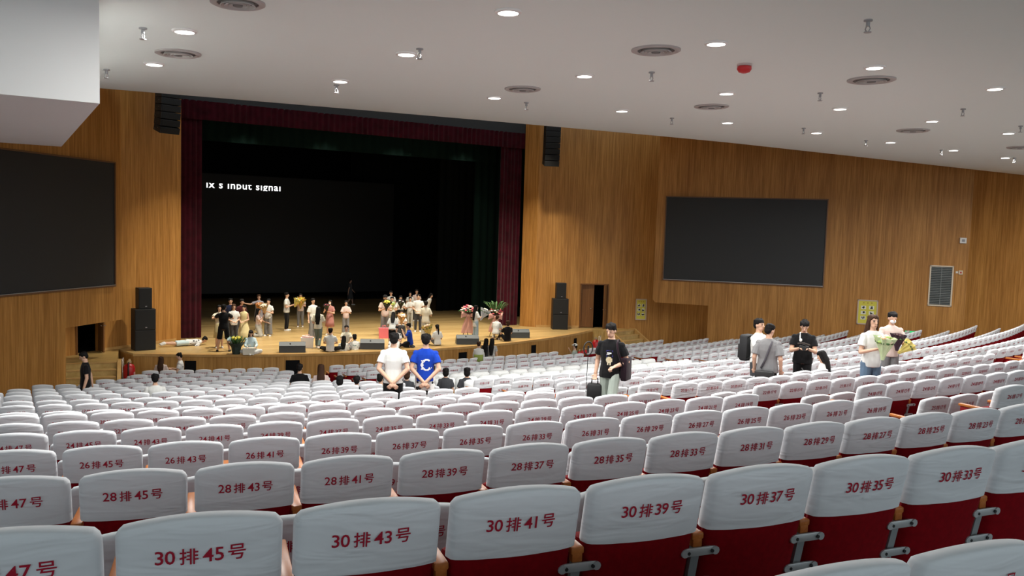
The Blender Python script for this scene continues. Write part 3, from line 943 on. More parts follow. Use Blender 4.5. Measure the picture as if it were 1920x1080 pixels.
SPR = [((268, 58), 'beside the bulkhead near the upper lamp'), ((200, 136), 'tucked against the bulkhead above the wood wall'), ((787, 97), 'close beside a lamp above the red valance'), ((631, 165), 'just under a lamp near the red valance'),
       ((1222, 141), 'below the middle air diffuser'), ((987, 198), 'below the small air diffuser by the hanging speaker'), ((1260, 227), 'at the ceiling edge above the wood corner'), ((1628, 43), 'high up, largest of all, above the right-hand lamps'),
       ((1538, 180), 'between the red alarm and the wide air diffuser'), ((1806, 210), 'below the right edge lamps, beside the slim diffuser'), ((1507, 246), 'beside the lamp above the wall screen'), ((1624, 269), 'above the wall between screen and vent'),
       ((1765, 287), 'lowest but one towards the wood corner'), ((1902, 302), 'lowest, close to the right edge of the picture'), ((1914, 242), 'beside the second lamp on the right edge')]
for px, lab in SPR:
    p = on_ceiling(px[0], px[1] - 6)
    o = thing('ceiling_sprinkler', p, random.random() * 3, 'small grey ceiling sprinkler ' + lab, 'sprinkler', 'ceiling sprinklers')
    o.scale = (1.5, 1.5, 1.6)
    link('sprinkler_body', sp_body, o); link('deflector', sp_defl, o)
p = on_ceiling(1396, 120)
o = thing('smoke_alarm', p, 0, 'round red smoke alarm on the white ceiling', 'alarm'); o.scale = (1.15, 1.15, 1.15)
m = MB(); m.lathe([(.10, 0), (.10, -.03), (.085, -.035), (.001, -.035)], 18); m.build('alarm_base', mat('alarm_base_white', (.55, .45, .43), .5), o, smooth=True, ang=40)
m = MB(); m.lathe([(.095, -.035), (.10, -.07), (.075, -.11), (.03, -.125), (.001, -.125)], 18); m.build('alarm_cap', mat('alarm_cap_red', (.55, .015, .02), .35), o, smooth=True, ang=40)
# ================================================================== SEATS
LEAN = .21


def back_y(x, z, hw=.2625):
    """Rear face of a seat back: leaning away from the stage, bowed towards the row behind."""
    return -(z - TXT_H) * LEAN + .034 * (x / hw) ** 2


def slab(hw, z0, ztop, arch, th, nx=12, nz=5, grow=0.0, taper=0.0, open_bottom=False, wob=0, seed=0, corner=.028):
    """Upholstered back: rounded sides and top, bowed in plan. Rear face lies on back_y - grow."""
    rr = random.Random(seed); ph = [rr.uniform(0, 6.28) for _ in range(6)]
    vs, fs = [], []
    cols = []
    for i in range(nx + 1):
        u = -math.cos(math.pi * i / nx)          # denser near the sides
        u = .8 * u + .2 * (-1 + 2 * i / nx)
        au = abs(u)
        zt = ztop - arch * u * u - corner * max(0, (au - .90) / .10) ** 2.2
        h = th * (max(0.0, 1 - au ** 22)) ** .5
        loop = []
        for j in range(nz + 1):                  # up the rear face
            z = z0 + (zt - .03 - z0) * j / nz
            w_ = wob * (math.sin(9 * u + ph[0] + 5 * j / nz) * .4 + math.sin(17 * u * (1 if u > 0 else -1) - 3.2 * j / nz + ph[1]) * .35) * (1 - .55 * j / nz)
            loop.append((z, -grow - w_))
        loop += [(zt - .012, -grow + .003), (zt - .003, h * .12), (zt, h * .45), (zt - .004, h * .8), (zt - .014, h - .004 + grow)]
        for j in range(nz + 1):
            z = zt - .03 + (z0 - zt + .03) * j / nz
            loop.append((z, h + grow))
        cols.append((u, h, loop))
    L = len(cols[0][2])
    for u, h, loop in cols:
        for z, dy in loop:
            x = u * (hw + grow) * (1 - taper * max(0, (ztop - z)))
            vs.append((x, back_y(u * .2625, z) + (th - h) * .5 + dy, z))
    for i in range(nx):
        for j in range(L - 1):
            fs.append((i * L + j, i * L + j + 1, (i + 1) * L + j + 1, (i + 1) * L + j))
        if not open_bottom: fs.append((i * L + L - 1, i * L, (i + 1) * L, (i + 1) * L + L - 1))
    for i in (0, nx):
        for j in range(L // 2 - 1):
            a, b = i * L + j, i * L + L - 1 - j
            q = (a, a + 1, b - 1, b)
            fs.append(q if i else tuple(reversed(q)))
    mb = MB(); mb.add(vs, fs); return mb


COVERS = [slab(.2565, .722, .995, .040, .080, 18, 6, .005, 0, False, .0022, s).mesh('seat_cover', M_COVER, True, ang=55) for s in range(6)]
BACK = slab(.252, .27, .985, .040, .078, 10, 3, 0, .05).mesh('backrest', M_RED, True, ang=50)
m = MB(); m.rbox((0, .20, .48), (.47, .12, .44), .04, rot=(R_(-12), 0, 0)); PAN = m.mesh('seat_pan', M_RED, True, ang=40)
AX = -.28                                        # arm and post stand on the line between two seats
m = MB(); m.rbox((AX, .285, .688), (.058, .40, .030), .012); m.rbox((AX, .104, .664), (.046, .034, .05), .006); ARM = m.mesh('armrest', W_ARM, True, ang=35)
m = MB(); m.rbox((AX, .30, .388), (.042, .33, .57), .012); ARMSIDE = m.mesh('arm_panel', M_REDPLY, True, ang=35)
m = MB(); tilt = math.atan(LEAN)
m.box((AX, .1603, .375), (.040, .022, .54), rot=(tilt, 0, 0)); POST = m.mesh('seat_post', mat('grey_post_paint', (.30, .33, .34), .45, metal=.2))
M_CLAMP = mat('grey_clamp_metal', (.46, .48, .49), .38, metal=.35)
CLAMPS = []
for z in (.628, .482):
    m = MB(); yb = back_y(.25, z) - .006
    m.rbox((AX, yb, z), (.155, .012, .036), .005)
    for s_ in (-1, 1):
        m.lathe([(.018, 0), (.018, .012), (.001, .012)], 10, M=Matrix.Translation((AX + s_ * .075, yb, z)) @ Matrix.Rotation(R_(90), 4, 'X'))
        m.lathe([(.0075, -.012), (.0075, .014), (.001, .014)], 8, 1, M=Matrix.Translation((AX + s_ * .058, yb, z)) @ Matrix.Rotation(R_(90), 4, 'X'))
    CLAMPS.append(m.mesh('clamp_plate', [M_CLAMP, M_SPKC], True, ang=35))
# far-end arm for the last seat of a block
def shifted(me, name, dx):
    c = me.copy(); c.name = name; c.transform(Matrix.Translation((dx, 0, 0))); return c


ARM_E, SIDE_E = shifted(ARM, 'armrest', .56), shifted(ARMSIDE, 'arm_panel', .56)
POST_E, CLAMPS_E = shifted(POST, 'seat_post', .56), [shifted(c, 'clamp_plate', .56) for c in CLAMPS]

# ---- printed numbers: glyphs taken once from the font
GLYPH = {}
for ch in '0123456789排号':
    vs, fs = text_mesh(ch, 1.0, .010, 3)
    x0, x1 = min(v.x for v in vs), max(v.x for v in vs)
    y0, y1 = min(v.y for v in vs), max(v.y for v in vs)
    GLYPH[ch] = ([(v.x - x0, v.y - y0) for v in vs], fs, x1 - x0, y1 - y0)


def number_mesh(row, num, into=None, M=None, mi=0, hw=.2625, lift=.010):
    """'30排45号' laid on the bowed rear face of the cover."""
    items = [(c, .049) for c in '%02d' % row] + [(None, .009), ('排', .058), (None, .009)] + [(c, .049) for c in '%02d' % num] + [(None, .009), ('号', .056)]
    wid, seq = 0, []
    for c, h in items:
        if c is None: wid += h; continue
        vs, fs, w, gh = GLYPH[c]; s_ = h / gh
        adv = max(w * s_, .022) + .004
        seq.append((c, wid + (adv - w * s_) / 2, s_, h)); wid += adv
    mb = into if into is not None else MB()
    x00 = -wid / 2
    for c, x, s_, h in seq:
        vs, fs, w, gh = GLYPH[c]
        P = []
        for vx, vy in vs:
            X = x00 + x + vx * s_; Z = TXT_H - h / 2 + vy * s_
            P.append((X, back_y(X, Z) - lift, Z))
        mb.add(P, fs, mi, M)
    return mb


# ---- which seats exist, and which of them the picture shows largest
END_PX = {1: 1251, 2: 1290, 3: 1342, 4: 1385, 5: 1430, 6: 1470, 7: 1510, 8: 1555, 9: 1603, 10: 1645, 11: 1694, 12: 1715, 13: 1741, 14: 1791, 15: 1841, 16: 1887}
LEFT_PX = {1: 262, 2: 240, 3: 217, 4: 196, 5: 175, 6: 110, 7: 57, 8: 30, 9: 6}
seats = []
for n in range(1, 32):
    for k in range(1, 120):
        i = (k - 1) // 2 if k % 2 else k // 2 - 1
        if n in (7, 8, 9, 10, 11, 12) and i < 9: continue
        p, th = seat_at(n, k)
        t = p + Vector((0, 0, TXT_H)); x, y, w = project(t)
        if w < .8 or x < -75 - 160 / w or x > 1995 + 160 / w or y > 1130 + 250 / w: continue
        half = F_PX * .28 / w
        if n in END_PX and k % 2 == 0 and x + half * .8 > END_PX[n]: continue
        if n in LEFT_PX and k % 2 == 1 and i >= 9 and x - half * .8 < LEFT_PX[n]: continue
        if n >= 13 and p.x > 21.6: continue
        wgt = (1.0 if n % 2 == 0 else .32) if n >= 20 else (.6 if n == 19 else ((.7 if n % 2 else .3) if n >= 13 else .3))
        if x < 0 or x > 1920 or y > 1085: wgt *= .4
        seats.append((wgt / (w * w), n, k, p, th, i))
seats.sort(key=lambda s: -s[0])
BIG, SMALL = seats[:300], seats[300:]


def pick(nk): return COVERS[(nk[0] * 7 + nk[1] * 3) % 6]


SHOWN = set((s[1], s[2]) for s in seats)
for _, n, k, p, th, i in BIG:
    o = thing('auditorium_seat', p, th, 'white-covered red auditorium seat printed %02d排%02d号, row %d number %d' % (n, k, n, k), 'seat', 'covered auditorium seats')
    link('backrest', BACK, o)
    c = link('seat_cover', pick((n, k)), o)
    link('printed_number', number_mesh(n, k).mesh('printed_number', M_INK, fix=False), c)
    link('seat_pan', PAN, o)
    link('armrest', ARM, o); link('arm_panel', ARMSIDE, o); link('seat_post', POST, o)
    for c in CLAMPS: link('clamp_plate', c, o)
    last = (k % 2 and i in (0, 9) and i == 9) or (k % 2 == 0 and (i == 8 or (n, k + 2) not in SHOWN))
    if last:
        link('armrest', ARM_E, o); link('arm_panel', SIDE_E, o); link('seat_post', POST_E, o)
        for c in CLAMPS_E: link('clamp_plate', c, o)

# all further rows, simply built, as one mass
low_cover = slab(.2565, .722, .995, .040, .080, 8, 1, .005, 0, False, 0, 0)
low_back = slab(.252, .27, .985, .040, .078, 6, 1, 0, .05)
mass = MB()
for _, n, k, p, th, i in SMALL:
    M = Matrix.Translation(p) @ Matrix.Rotation(th, 4, 'Z')
    mass.add(low_cover.v, low_cover.f, 0, M); mass.add(low_back.v, low_back.f, 1, M)
    mass.box((AX, .285, .688), (.055, .40, .035), 2, M); mass.box((AX, .30, .37), (.04, .33, .52), 1, M)
    mass.box((0, .20, .48), (.47, .12, .42), 1, M, rot=(R_(-12), 0, 0))
    if n % 2 or i < 9 or k % 2 == 0: number_mesh(n, k, mass, M, 3, lift=.012)
o = mass.build('auditorium_seat_mass', [M_COVER, M_RED, W_ARM, M_INK], smooth=False, fix=False)
me = o.data
sm_ = [m in (0, 1) and True for m in mass.m]
me.polygons.foreach_set('use_smooth', sm_); me.set_sharp_from_angle(angle=R_(50)); me.update()
tag(o, 'far rows of white-covered red auditorium seats reaching to the stage', 'seats', None, 'stuff')
for u in (): pass

# ---- padded armchairs with loose covers, three rows in the middle block
M_LOOSE = mat('loose_white_cover', (.80, .82, .82), .9, spec=.1, bump=.9, bscale=7, sheen=.1)


def puffy(seed, folds_=False):
    rr = random.Random(seed); vs, fs = [], []
    nx, nl = 10, 14
    prof = [(-.10, .70), (-.115, .80), (-.115, .93), (-.10, 1.0), (-.06, 1.045), (0, 1.06), (.08, 1.06), (.14, 1.045), (.175, 1.0), (.185, .93), (.185, .80), (.18, .72)]
    for i in range(nx + 1):
        u = -1 + 2 * i / nx; au = abs(u)
        sq = (max(0, 1 - au ** 6)) ** .5 if au < 1 else 0
        for j, (y, z) in enumerate(prof):
            q = .45 + .55 * sq
            zz = .70 + (z - .70) * (.84 + .16 * sq)
            amp = (.016 if folds_ else .005)
            vs.append((u * .325, .035 + (y - .035) * q + rr.uniform(-amp, amp) - .12 * (zz - .86) + .02 * u * u, zz + (rr.uniform(-amp, amp) if z > .95 else 0)))
    L = len(prof)
    for i in range(nx):
        for j in range(L - 1): fs.append((i * L + j, i * L + j + 1, (i + 1) * L + j + 1, (i + 1) * L + j))
        fs.append((i * L + L - 1, i * L, (i + 1) * L, (i + 1) * L + L - 1))
    fs.append(tuple(range(L))); fs.append(tuple(nx * L + j for j in reversed(range(L))))
    mb = MB(); mb.add(vs, fs); return mb


PUFF = [puffy(s, s in (1, 4)).mesh('loose_cover', M_LOOSE, True, ang=70) for s in range(5)]
m = MB(); m.rbox((0, .05, .42), (.60, .14, .58), .02, rot=(.10, 0, 0)); V_BACK = m.mesh('armchair_back', W_VIP, True, ang=35)
m = MB(); m.rbox((0, .40, .36), (.52, .52, .16), .05); V_SEAT = m.mesh('armchair_seat', M_RED, True, ang=35)
V_ARMS = []
for s_ in (-1, 1):
    m = MB(); m.rbox((s_ * .305, .33, .39), (.055, .56, .56), .015); m.rbox((s_ * .305, .33, .675), (.07, .58, .04), .015)
    V_ARMS.append(m.mesh('armchair_arm', W_VIP, True, ang=35))
for rown, lab in ((8, 'front row of three'), (10, 'middle row of three'), (12, 'rear row of three')):
    for j in range(14):
        r = row_r(rown) - .06; s_ = (-6.5 + j) * .69; th = s_ / r
        p = Vector((r * math.sin(th), -r * math.cos(th), row_floor(rown) - SEAT_DROP))
        side = 'from the aisle where the man in white stands'
        o = thing('padded_armchair', p, th, 'padded armchair under loose white cover, %s from the aisle in the %s' % (NTH[j] if j < 10 else ['eleventh', 'twelfth', 'thirteenth', 'fourteenth'][j - 10], lab), 'armchair', 'covered padded armchairs')
        link('armchair_back', V_BACK, o); link('armchair_seat', V_SEAT, o)
        for a in V_ARMS: link('armchair_arm', a, o)
        c = link('loose_cover', PUFF[(j * 3 + rown) % 5], o)
        if j < 8:
            mb = MB(); number_mesh(rown + 2, 17 - 2 * j if j < 8 else j, mb, Matrix.Translation((0, -.115, -.03)), 0)
            mb.v = [(x, -.088 - .12 * (z - .86) + .02 * (x / .325) ** 2 - .012, z) for x, y, z in mb.v]
            link('printed_number', mb.mesh('printed_number', M_INK, fix=False), c)
# ================================================================== PEOPLE
SKIN = mat('skin', (.60, .37, .26), .55, spec=.3)
SKIN_D = mat('skin_warm', (.50, .29, .20), .55, spec=.3)
HAIR = mat('black_hair', (.008, .007, .007), .75, spec=.15)
HAIR_B = mat('brown_hair', (.045, .02, .010), .7, spec=.2)
EYE_M = mat('eye_dark', (.02, .015, .012), .3)
LIP_M = mat('lip', (.38, .13, .11), .5)
CLOTH = {}


def cloth(name, col, **k): return mat('cloth_' + name, col, .9, spec=.1, bump=.35, bscale=9, sheen=.1, **k)


WHITE_T, CREAM_T = cloth('white', (.66, .67, .65)), cloth('cream', (.66, .62, .50))
BLACK_T, NAVY_T, BLUE_T = cloth('black', (.008, .008, .009)), cloth('navy', (.015, .02, .05)), cloth('royal_blue', (.008, .045, .36))
GREY_T, DGREY_T, JEAN = cloth('grey', (.20, .20, .205)), cloth('charcoal', (.05, .052, .058)), cloth('blue_jeans', (.11, .17, .25))
LJEAN, SAGE, STONE = cloth('light_jeans', (.36, .46, .52)), cloth('sage', (.33, .38, .34)), cloth('stone', (.42, .41, .37))
PINK_T, ROSE_T, BEIGE_T = cloth('pale_pink', (.66, .52, .48)), cloth('rose', (.42, .19, .17)), cloth('beige_pink', (.60, .48, .43))
GOWN, OLIVE, MAROON = cloth('gold_cream', (.62, .54, .30)), cloth('olive_green', (.27, .34, .09)), cloth('maroon', (.06, .012, .015))
LILAC, PALEBLUE, GREENGREY = cloth('lilac_grey', (.36, .34, .38)), cloth('pale_blue', (.55, .68, .72)), cloth('green_grey', (.14, .18, .16))


def dotted(name, base, ink, scale, lo, hi):
    """Cloth with scattered dark patches."""
    m = D.materials.new('cloth_' + name); m.use_nodes = True; nt = m.node_tree; b = nt.nodes['Principled BSDF']; b.inputs['Roughness'].default_value = .9
    tc = nt.nodes.new('ShaderNodeTexCoord'); v = nt.nodes.new('ShaderNodeTexVoronoi'); v.inputs['Scale'].default_value = scale; v.inputs['Randomness'].default_value = .7
    nt.links.new(tc.outputs['Object'], v.inputs['Vector'])
    r = nt.nodes.new('ShaderNodeValToRGB'); r.color_ramp.elements[0].position = lo; r.color_ramp.elements[1].position = hi
    r.color_ramp.elements[0].color = (*ink, 1); r.color_ramp.elements[1].color = (*base, 1)
    nt.links.new(v.outputs['Distance'], r.inputs[0]); nt.links.new(r.outputs[0], b.inputs['Base Color']); return m


COWS = dotted('white_black_spots', (.78, .78, .76), (.01, .01, .01), 9, .36, .40)
FLORAL = dotted('white_floral', (.70, .70, .70), (.03, .035, .045), 8, .22, .34)
PRINTD = dotted('grey_pattern', (.42, .41, .39), (.14, .13, .13), 26, .22, .40)
SHOE_W, SHOE_B = mat('white_shoe', (.72, .72, .70), .6), mat('black_shoe', (.012, .012, .013), .6)

ARMS = {'down': ((.05, -.02, -.28), (.07, .05, -.53)), 'hug': ((.07, .05, -.27), (-.09, .25, -.19)), 'low': ((.06, 0, -.28), (-.09, .20, -.36)),
        'back': ((.075, -.09, -.27), (-.155, -.165, -.50)), 'out': ((.24, .06, -.09), (.47, .14, -.04)), 'up': ((.08, .16, -.22), (-.05, .24, .03)),
        'phone': ((.05, .08, -.27), (-.08, .30, -.20)), 'knees': ((.06, .16, -.23), (-.02, .38, -.28)), 'swing': ((.04, .10, -.27), (.02, .26, -.45)),
        'swingb': ((.05, -.12, -.26), (.06, -.16, -.51)), 'fist': ((.09, -.04, -.27), (-.06, .18, -.33)), 'prop': ((.04, .22, -.20), (-.04, .42, -.14)), 'hold': ((.06, -.06, -.27), (.065, .03, -.49)), 'embrace': ((.12, .20, -.14), (-.02, .42, -.10))}
LEGS = {'stand': (.92, ((.012, .02, -.43), (.02, -.01, -.83)), ((.012, .02, -.43), (.02, -.01, -.83))),
        'walk': (.90, ((.0, .17, -.40), (.0, .18, -.815)), ((.0, .0, -.43), (.0, -.24, -.775))),
        'wide': (.89, ((.06, .03, -.42), (.12, .0, -.80)), ((.06, .03, -.42), (.12, .0, -.80))),
        'sit': (.50, ((.04, .43, 0), (.04, .46, -.41)), ((.04, .43, 0), (.04, .46, -.41))),
        'kneel': (.49, ((.03, .10, -.395), (.03, -.32, -.40)), ((.03, .10, -.395), (.03, -.32, -.40))),
        'heels': (.21, ((.06, .40, -.09), (.05, -.02, -.12)), ((.06, .40, -.09), (.05, -.02, -.12))),
        'squat': (.36, ((.10, .36, .10), (.07, .04, -.27)), ((.10, .36, .10), (.07, .04, -.27))),
        'floor': (.14, ((.09, .37, .17), (.09, .66, -.06)), ((.09, .37, .17), (.09, .66, -.06))),
        'cross': (.14, ((.27, .30, .01), (-.04, .34, -.05)), ((.27, .30, .01), (-.04, .40, -.05)))}


def remesh(mb, voxel, name, mats, parent, smooth=3):
    o = link(name, mb.mesh(name, mats, fix=False), None)
    r = o.modifiers.new('r', 'REMESH'); r.mode = 'VOXEL'; r.voxel_size = voxel; r.use_smooth_shade = True
    s = o.modifiers.new('s', 'SMOOTH'); s.factor = .5; s.iterations = smooth
    dg = bpy.context.evaluated_depsgraph_get(); dg.update()
    me = D.meshes.new_from_object(o.evaluated_get(dg)); me.name = name
    o.modifiers.clear(); old = o.data; o.data = me; D.meshes.remove(old)
    me.materials.clear()
    for m in (mats if isinstance(mats, (list, tuple)) else [mats]): me.materials.append(m)
    me.polygons.foreach_set('use_smooth', [True] * len(me.polygons))
    if parent is not None: o.parent = parent
    return o


def mix(a, b, t): return a + (b - a) * t


class Person:
    pass


def person(label, loc, H, head, top=(WHITE_T, 'tee'), bottom=(DGREY_T, 'trousers'), hair=('short', HAIR), legs='stand', arms=('down', 'down'), lean=0.0, nod=0.0, turn=0.0,
           shoes=SHOE_W, skin=SKIN, voxel=.016, lie=False, fem=False, mask=False, hem=-.10, face=False, side=0.0, cap=None, fit=1.0):
    """loc: point on the floor; head: heading clockwise from +Y (degrees)."""
    s = H / 1.70
    ph, LL, RL = LEGS[legs]
    P = Vector((0, 0, ph)); l = R_(lean)
    u = Vector((math.sin(R_(side)), math.sin(l), math.cos(l))).normalized(); f = Vector((0, math.cos(l), -math.sin(l)))
    X = Vector((1, 0, 0))
    sh = .165 if fem else .185
    body = MB(); ref = f
    T = lambda t: P + u * t
    tors = [(-.11, .10, .085), (-.06, .148, .108), (0, .162 if fem else .155, .116), (.14, .122 if fem else .140, .094), (.30, .150 if fem else .165, .110), (.41, sh * .98, .096), (.470, sh * .80, .076), (.505, sh * .48, .064), (.535, .055, .056), (.60, .050, .052)]
    body.tube([T(t) for t, a, b in tors], 1.0, 14, ell=[(a, b) for t, a, b in tors], ref=ref)
    # head frame
    hn = l + R_(nod); hu = Vector((0, math.sin(hn), math.cos(hn))); hf = Vector((0, math.cos(hn), -math.sin(hn)))
    rot = Matrix.Rotation(-R_(turn), 3, u); hu, hf = rot @ hu, rot @ hf; hx = hf.cross(hu)
    hc = T(.565) + hu * .105
    HM = Matrix(((hx.x, hf.x, hu.x, hc.x), (hx.y, hf.y, hu.y, hc.y), (hx.z, hf.z, hu.z, hc.z), (0, 0, 0, 1)))
    body.ball((0, 0, .02), (.074, .094, .100), 14, M=HM); body.ball((0, .022, -.055), (.056, .066, .062), 12, M=HM)
    body.capsule((0, .088, .015), (0, .104, -.018), .010, .015, 6, M=HM)
    for sx in (-1, 1): body.ball((sx * .075, -.005, -.005), (.012, .022, .032), 8, M=HM)
    # arms
    wr, el, hands = [], [], []
    for i, sx in enumerate((-1, 1)):
        e, w = ARMS[arms[i]]
        S = T(.425) + X * sx * sh * .97
        fr = lambda v: X * (sx * v[0]) + f * v[1] + u * v[2]
        E, Wp = S + fr(e), S + fr(w)
        k = .88 if fem else 1.0
        body.capsule(S, E, .052 * k, .042 * k, 10); body.capsule(E, Wp, .043 * k, .029 * k, 10)
        d = (Wp - E).normalized(); n_ = d.cross(X * sx); n_ = n_.normalized() if n_.length > .1 else f
        pal = d.cross(n_).normalized()
        hd = Wp + d * .075
        body.capsule(Wp + d * .01, Wp + d * .075, .030, .034, 8, ell=(1.15, .55), ref=n_)
        curl = {'fist': 1.25, 'hold': 1.1, 'hug': .8, 'phone': .7, 'low': .7, 'back': .7}.get(arms[i], .35)
        cs = f if abs(d.dot(f)) < .8 else -u
        cs = (cs - d * cs.dot(d)).normalized(); lat = d.cross(cs).normalized()
        for q in range(4):
            b0 = Wp + d * .095 + lat * ((q - 1.5) * .0205); L = (.068, .078, .072, .056)[q]
            d1 = (d * math.cos(curl * .6) + cs * math.sin(curl * .6) + lat * (q - 1.5) * .06).normalized(); b1 = b0 + d1 * L * .55
            d2 = (d * math.cos(curl * 1.5) + cs * math.sin(curl * 1.5)).normalized(); b2 = b1 + d2 * L * .5
            body.capsule(b0 - d * .02, b1, .0098, .0090, 6); body.capsule(b1, b2, .0090, .0075, 6)
        tb = Wp + d * .035 + lat * .026 * sx; td = (d * .65 + lat * sx * .55 + cs * .5).normalized()
        body.capsule(tb, tb + td * .04, .0125, .0105, 6); body.capsule(tb + td * .04, tb + td * .04 + (d * .8 + cs * .5).normalized() * .032, .0105, .0085, 6)
        wr.append(hd); el.append(E); hands.append((S, E, Wp))
    # legs
    lg = []
    for sx, (k_, a_) in ((-1, LL), (1, RL)):
        Hp = P + X * sx * .085 + Vector((0, 0, -.03))
        K = Hp + Vector((sx * k_[0], k_[1], k_[2])); A = Hp + Vector((sx * a_[0], a_[1], a_[2]))
        body.capsule(Hp, K, .088, .058, 10); body.capsule(K, A, .058, .037, 10)
        mid_ = mix(K, A, .3) - (Vector((0, .022, 0)) if legs in ('stand', 'walk', 'wide', 'sit') else Vector())
        body.ball(mid_, (.046, .05, .09) if legs in ('stand', 'walk', 'wide', 'sit') else .05, 8)
        sd = A - K; fw = Vector((sx * .12, 1, 0)).normalized()
        toe = fw if legs not in ('kneel', 'heels') else Vector((0, -.6, -.2)).normalized()
        if legs in ('kneel', 'heels'): F0, F1 = A + Vector((0, -.02, 0)), A + toe * .14
        else:
            zf = -.035 if not lie else 0
            F0, F1 = A + Vector((0, -.025, zf)), A + fw * .145 + Vector((0, 0, zf - .004))
            if lie: F0, F1 = A, A + Vector((0, .05, -.14))
        body.capsule(F0, F1, .038, .030, 8)
        lg.append((Hp, K, A, F0, F1))
    # whole-figure placement
    root = None
    o = remesh(body, voxel, 'person', [skin, EYE_M, LIP_M], None)
    if lie:
        o.data.transform(Matrix.Translation((0, 0, .13)) @ Matrix.Rotation(R_(-90), 4, 'X') @ Matrix.Translation((0, 0, -ph)))
    if face:
        HI = HM.inverted()
        for p_ in o.data.polygons:
            q = HI @ p_.center
            if q.y > .05 and abs(abs(q.x) - .032) < .014 and abs(q.z - .018) < .0075: p_.material_index = 1
            elif q.y > .05 and abs(abs(q.x) - .034) < .018 and abs(q.z - .042) < .005: p_.material_index = 1
            elif q.y > .05 and abs(q.x) < .022 and abs(q.z + .062) < .007: p_.material_index = 2
    tag(o, label, 'person')
    o.location = loc; o.scale = (s, s, s); o.rotation_euler = (0, 0, -R_(head))
    kids = []
    # top garment
    tm, tk = top
    g = MB(); fx = 1.0 * fit
    if tk != 'none':
        hm = hem
        prof = [(hm, .178 * fx, .130), (min(-.02, hm + .08), .178 * fx, .132), (.14, .152 * fx, .116), (.30, .175 * fx, .126), (.41, sh + .014, .110), (.465, sh * .90 + .012, .090), (.50, sh * .62, .076), (.525, .070, .066)]
        prof = [q for q in prof if q[0] >= hm]
        g.tube([T(t) for t, a, b in prof], 1.0, 14, ell=[(a, b) for t, a, b in prof], ref=ref)
        for (S, E, Wp), sx in zip(hands, (-1, 1)):
            if tk == 'long':
                g.tube([S - X * sx * .02, mix(S, E, .5), E, mix(E, Wp, .85)], [.058, .064, .058, .044], 10)
                g.ball(S, .062, 8)
            elif tk in ('tee', 'big'):
                q = .62 if tk == 'tee' else .80
                g.tube([S - X * sx * .03 + u * .005, mix(S, E, .3), mix(S, E, q)], [.060, .070, .076 if tk == 'tee' else .086], 10); g.ball(S, .062, 8)
            elif tk == 'strap': pass
        if tk == 'gown': pass
        kids.append(remesh(g, voxel, 'shirt' if tk != 'long' else 'long_sleeved_top', tm, o, 4))
    # lower garment
    bm_, bk_ = bottom
    g = MB()
    if bk_ in ('trousers', 'shorts', 'wide'):
        g.tube([T(.10), T(0), T(-.09)], 1.0, 14, ell=[(.150, .112), (.172, .126), (.16, .118)], ref=ref)
        for Hp, K, A, F0, F1 in lg:
            if bk_ == 'shorts': g.tube([Hp + Vector((0, 0, .03)) if legs in ('stand', 'walk', 'wide') else Hp, mix(Hp, K, .5), mix(Hp, K, .98)], [.100, .096, .100], 10)
            else:
                r2 = (.072, .066, .060) if bk_ == 'trousers' else (.088, .094, .100)
                g.ball(Hp, .098, 8); g.tube([Hp, mix(Hp, K, .5), K, mix(K, A, .5), mix(K, A, .93)], [.098, .090, r2[0], r2[1], r2[2]], 10)
                g.ball(K, r2[0], 8)
        kids.append(remesh(g, voxel, 'trousers' if bk_ != 'shorts' else 'shorts', bm_, o, 4))
    elif bk_ in ('skirt', 'gown'):
        zb = .42 if bk_ == 'skirt' else .06
        R2 = .22 if bk_ == 'skirt' else .36
        if legs in ('stand', 'walk', 'wide'):
            n = 18; prof = [(T(.16).z, .135, .105), (T(.0).z, .175, .135), (mix(T(0).z, zb, .5), (.175 + R2) / 2, (.135 + R2) / 2 * .95), (zb, R2, R2 * .9)]
            vs, fs = [], []
            for zz, a, b in prof:
                for j in range(n * 2):
                    an = math.pi * j / n; w_ = 1 + (.05 if j % 2 else -.03) * (1 - (zz - zb) / (prof[0][0] - zb))
                    yo = T(max(0, zz - ph)).y if zz > ph else 0
                    vs.append((a * w_ * math.cos(an), b * w_ * math.sin(an) + yo, zz))
            m2 = n * 2
            for r in range(3):
                for j in range(m2): fs.append((r * m2 + j, r * m2 + (j + 1) % m2, (r + 1) * m2 + (j + 1) % m2, (r + 1) * m2 + j))
            fs.append(tuple(range(m2))); fs.append(tuple(3 * m2 + j for j in range(m2)))
            g.add(vs, fs); kids.append(g.build('skirt', bm_, o, smooth=True))
        else:
            g.tube([T(.14), T(0), T(-.08)], 1.0, 12, ell=[(.14, .11), (.19, .15), (.19, .15)], ref=ref)
            for Hp, K, A, F0, F1 in lg: g.tube([Hp, K, mix(K, A, .6)], [.12, .12, .12], 10); g.ball(K, .12, 8)
            kids.append(remesh(g, voxel, 'skirt', bm_, o, 3))
    # shoes
    if shoes is not None:
        for Hp, K, A, F0, F1 in lg:
            g = MB(); g.capsule(F0 + Vector((0, 0, .002)), F1, .046, .040, 10, ell=(1, 1)); kids.append(g.build('shoe', shoes, o, smooth=True))
    # hair
    hs, hmat = hair
    g = MB()
    if hs != 'none':
        g.ball((0, -.022, .048), (.084, .096, .088), 14, M=HM)
        hr_ = random.Random(int(loc[0] * 100) + int(loc[1] * 10))
        for q in range(15):                       # uneven fringe and side locks falling from the crown
            a_ = R_(-100 + 200 * q / 14 + hr_.uniform(-6, 6)); dn = hr_.uniform(-.012, .022) + (.0 if abs(a_) < 1.0 else -.035)
            p0 = (.070 * math.sin(a_), -.02 + .078 * math.cos(a_), .095); p1 = (.086 * math.sin(a_), -.012 + .096 * math.cos(a_), .062 + dn)
            g.capsule(p0, p1, .022, .010, 6, M=HM)
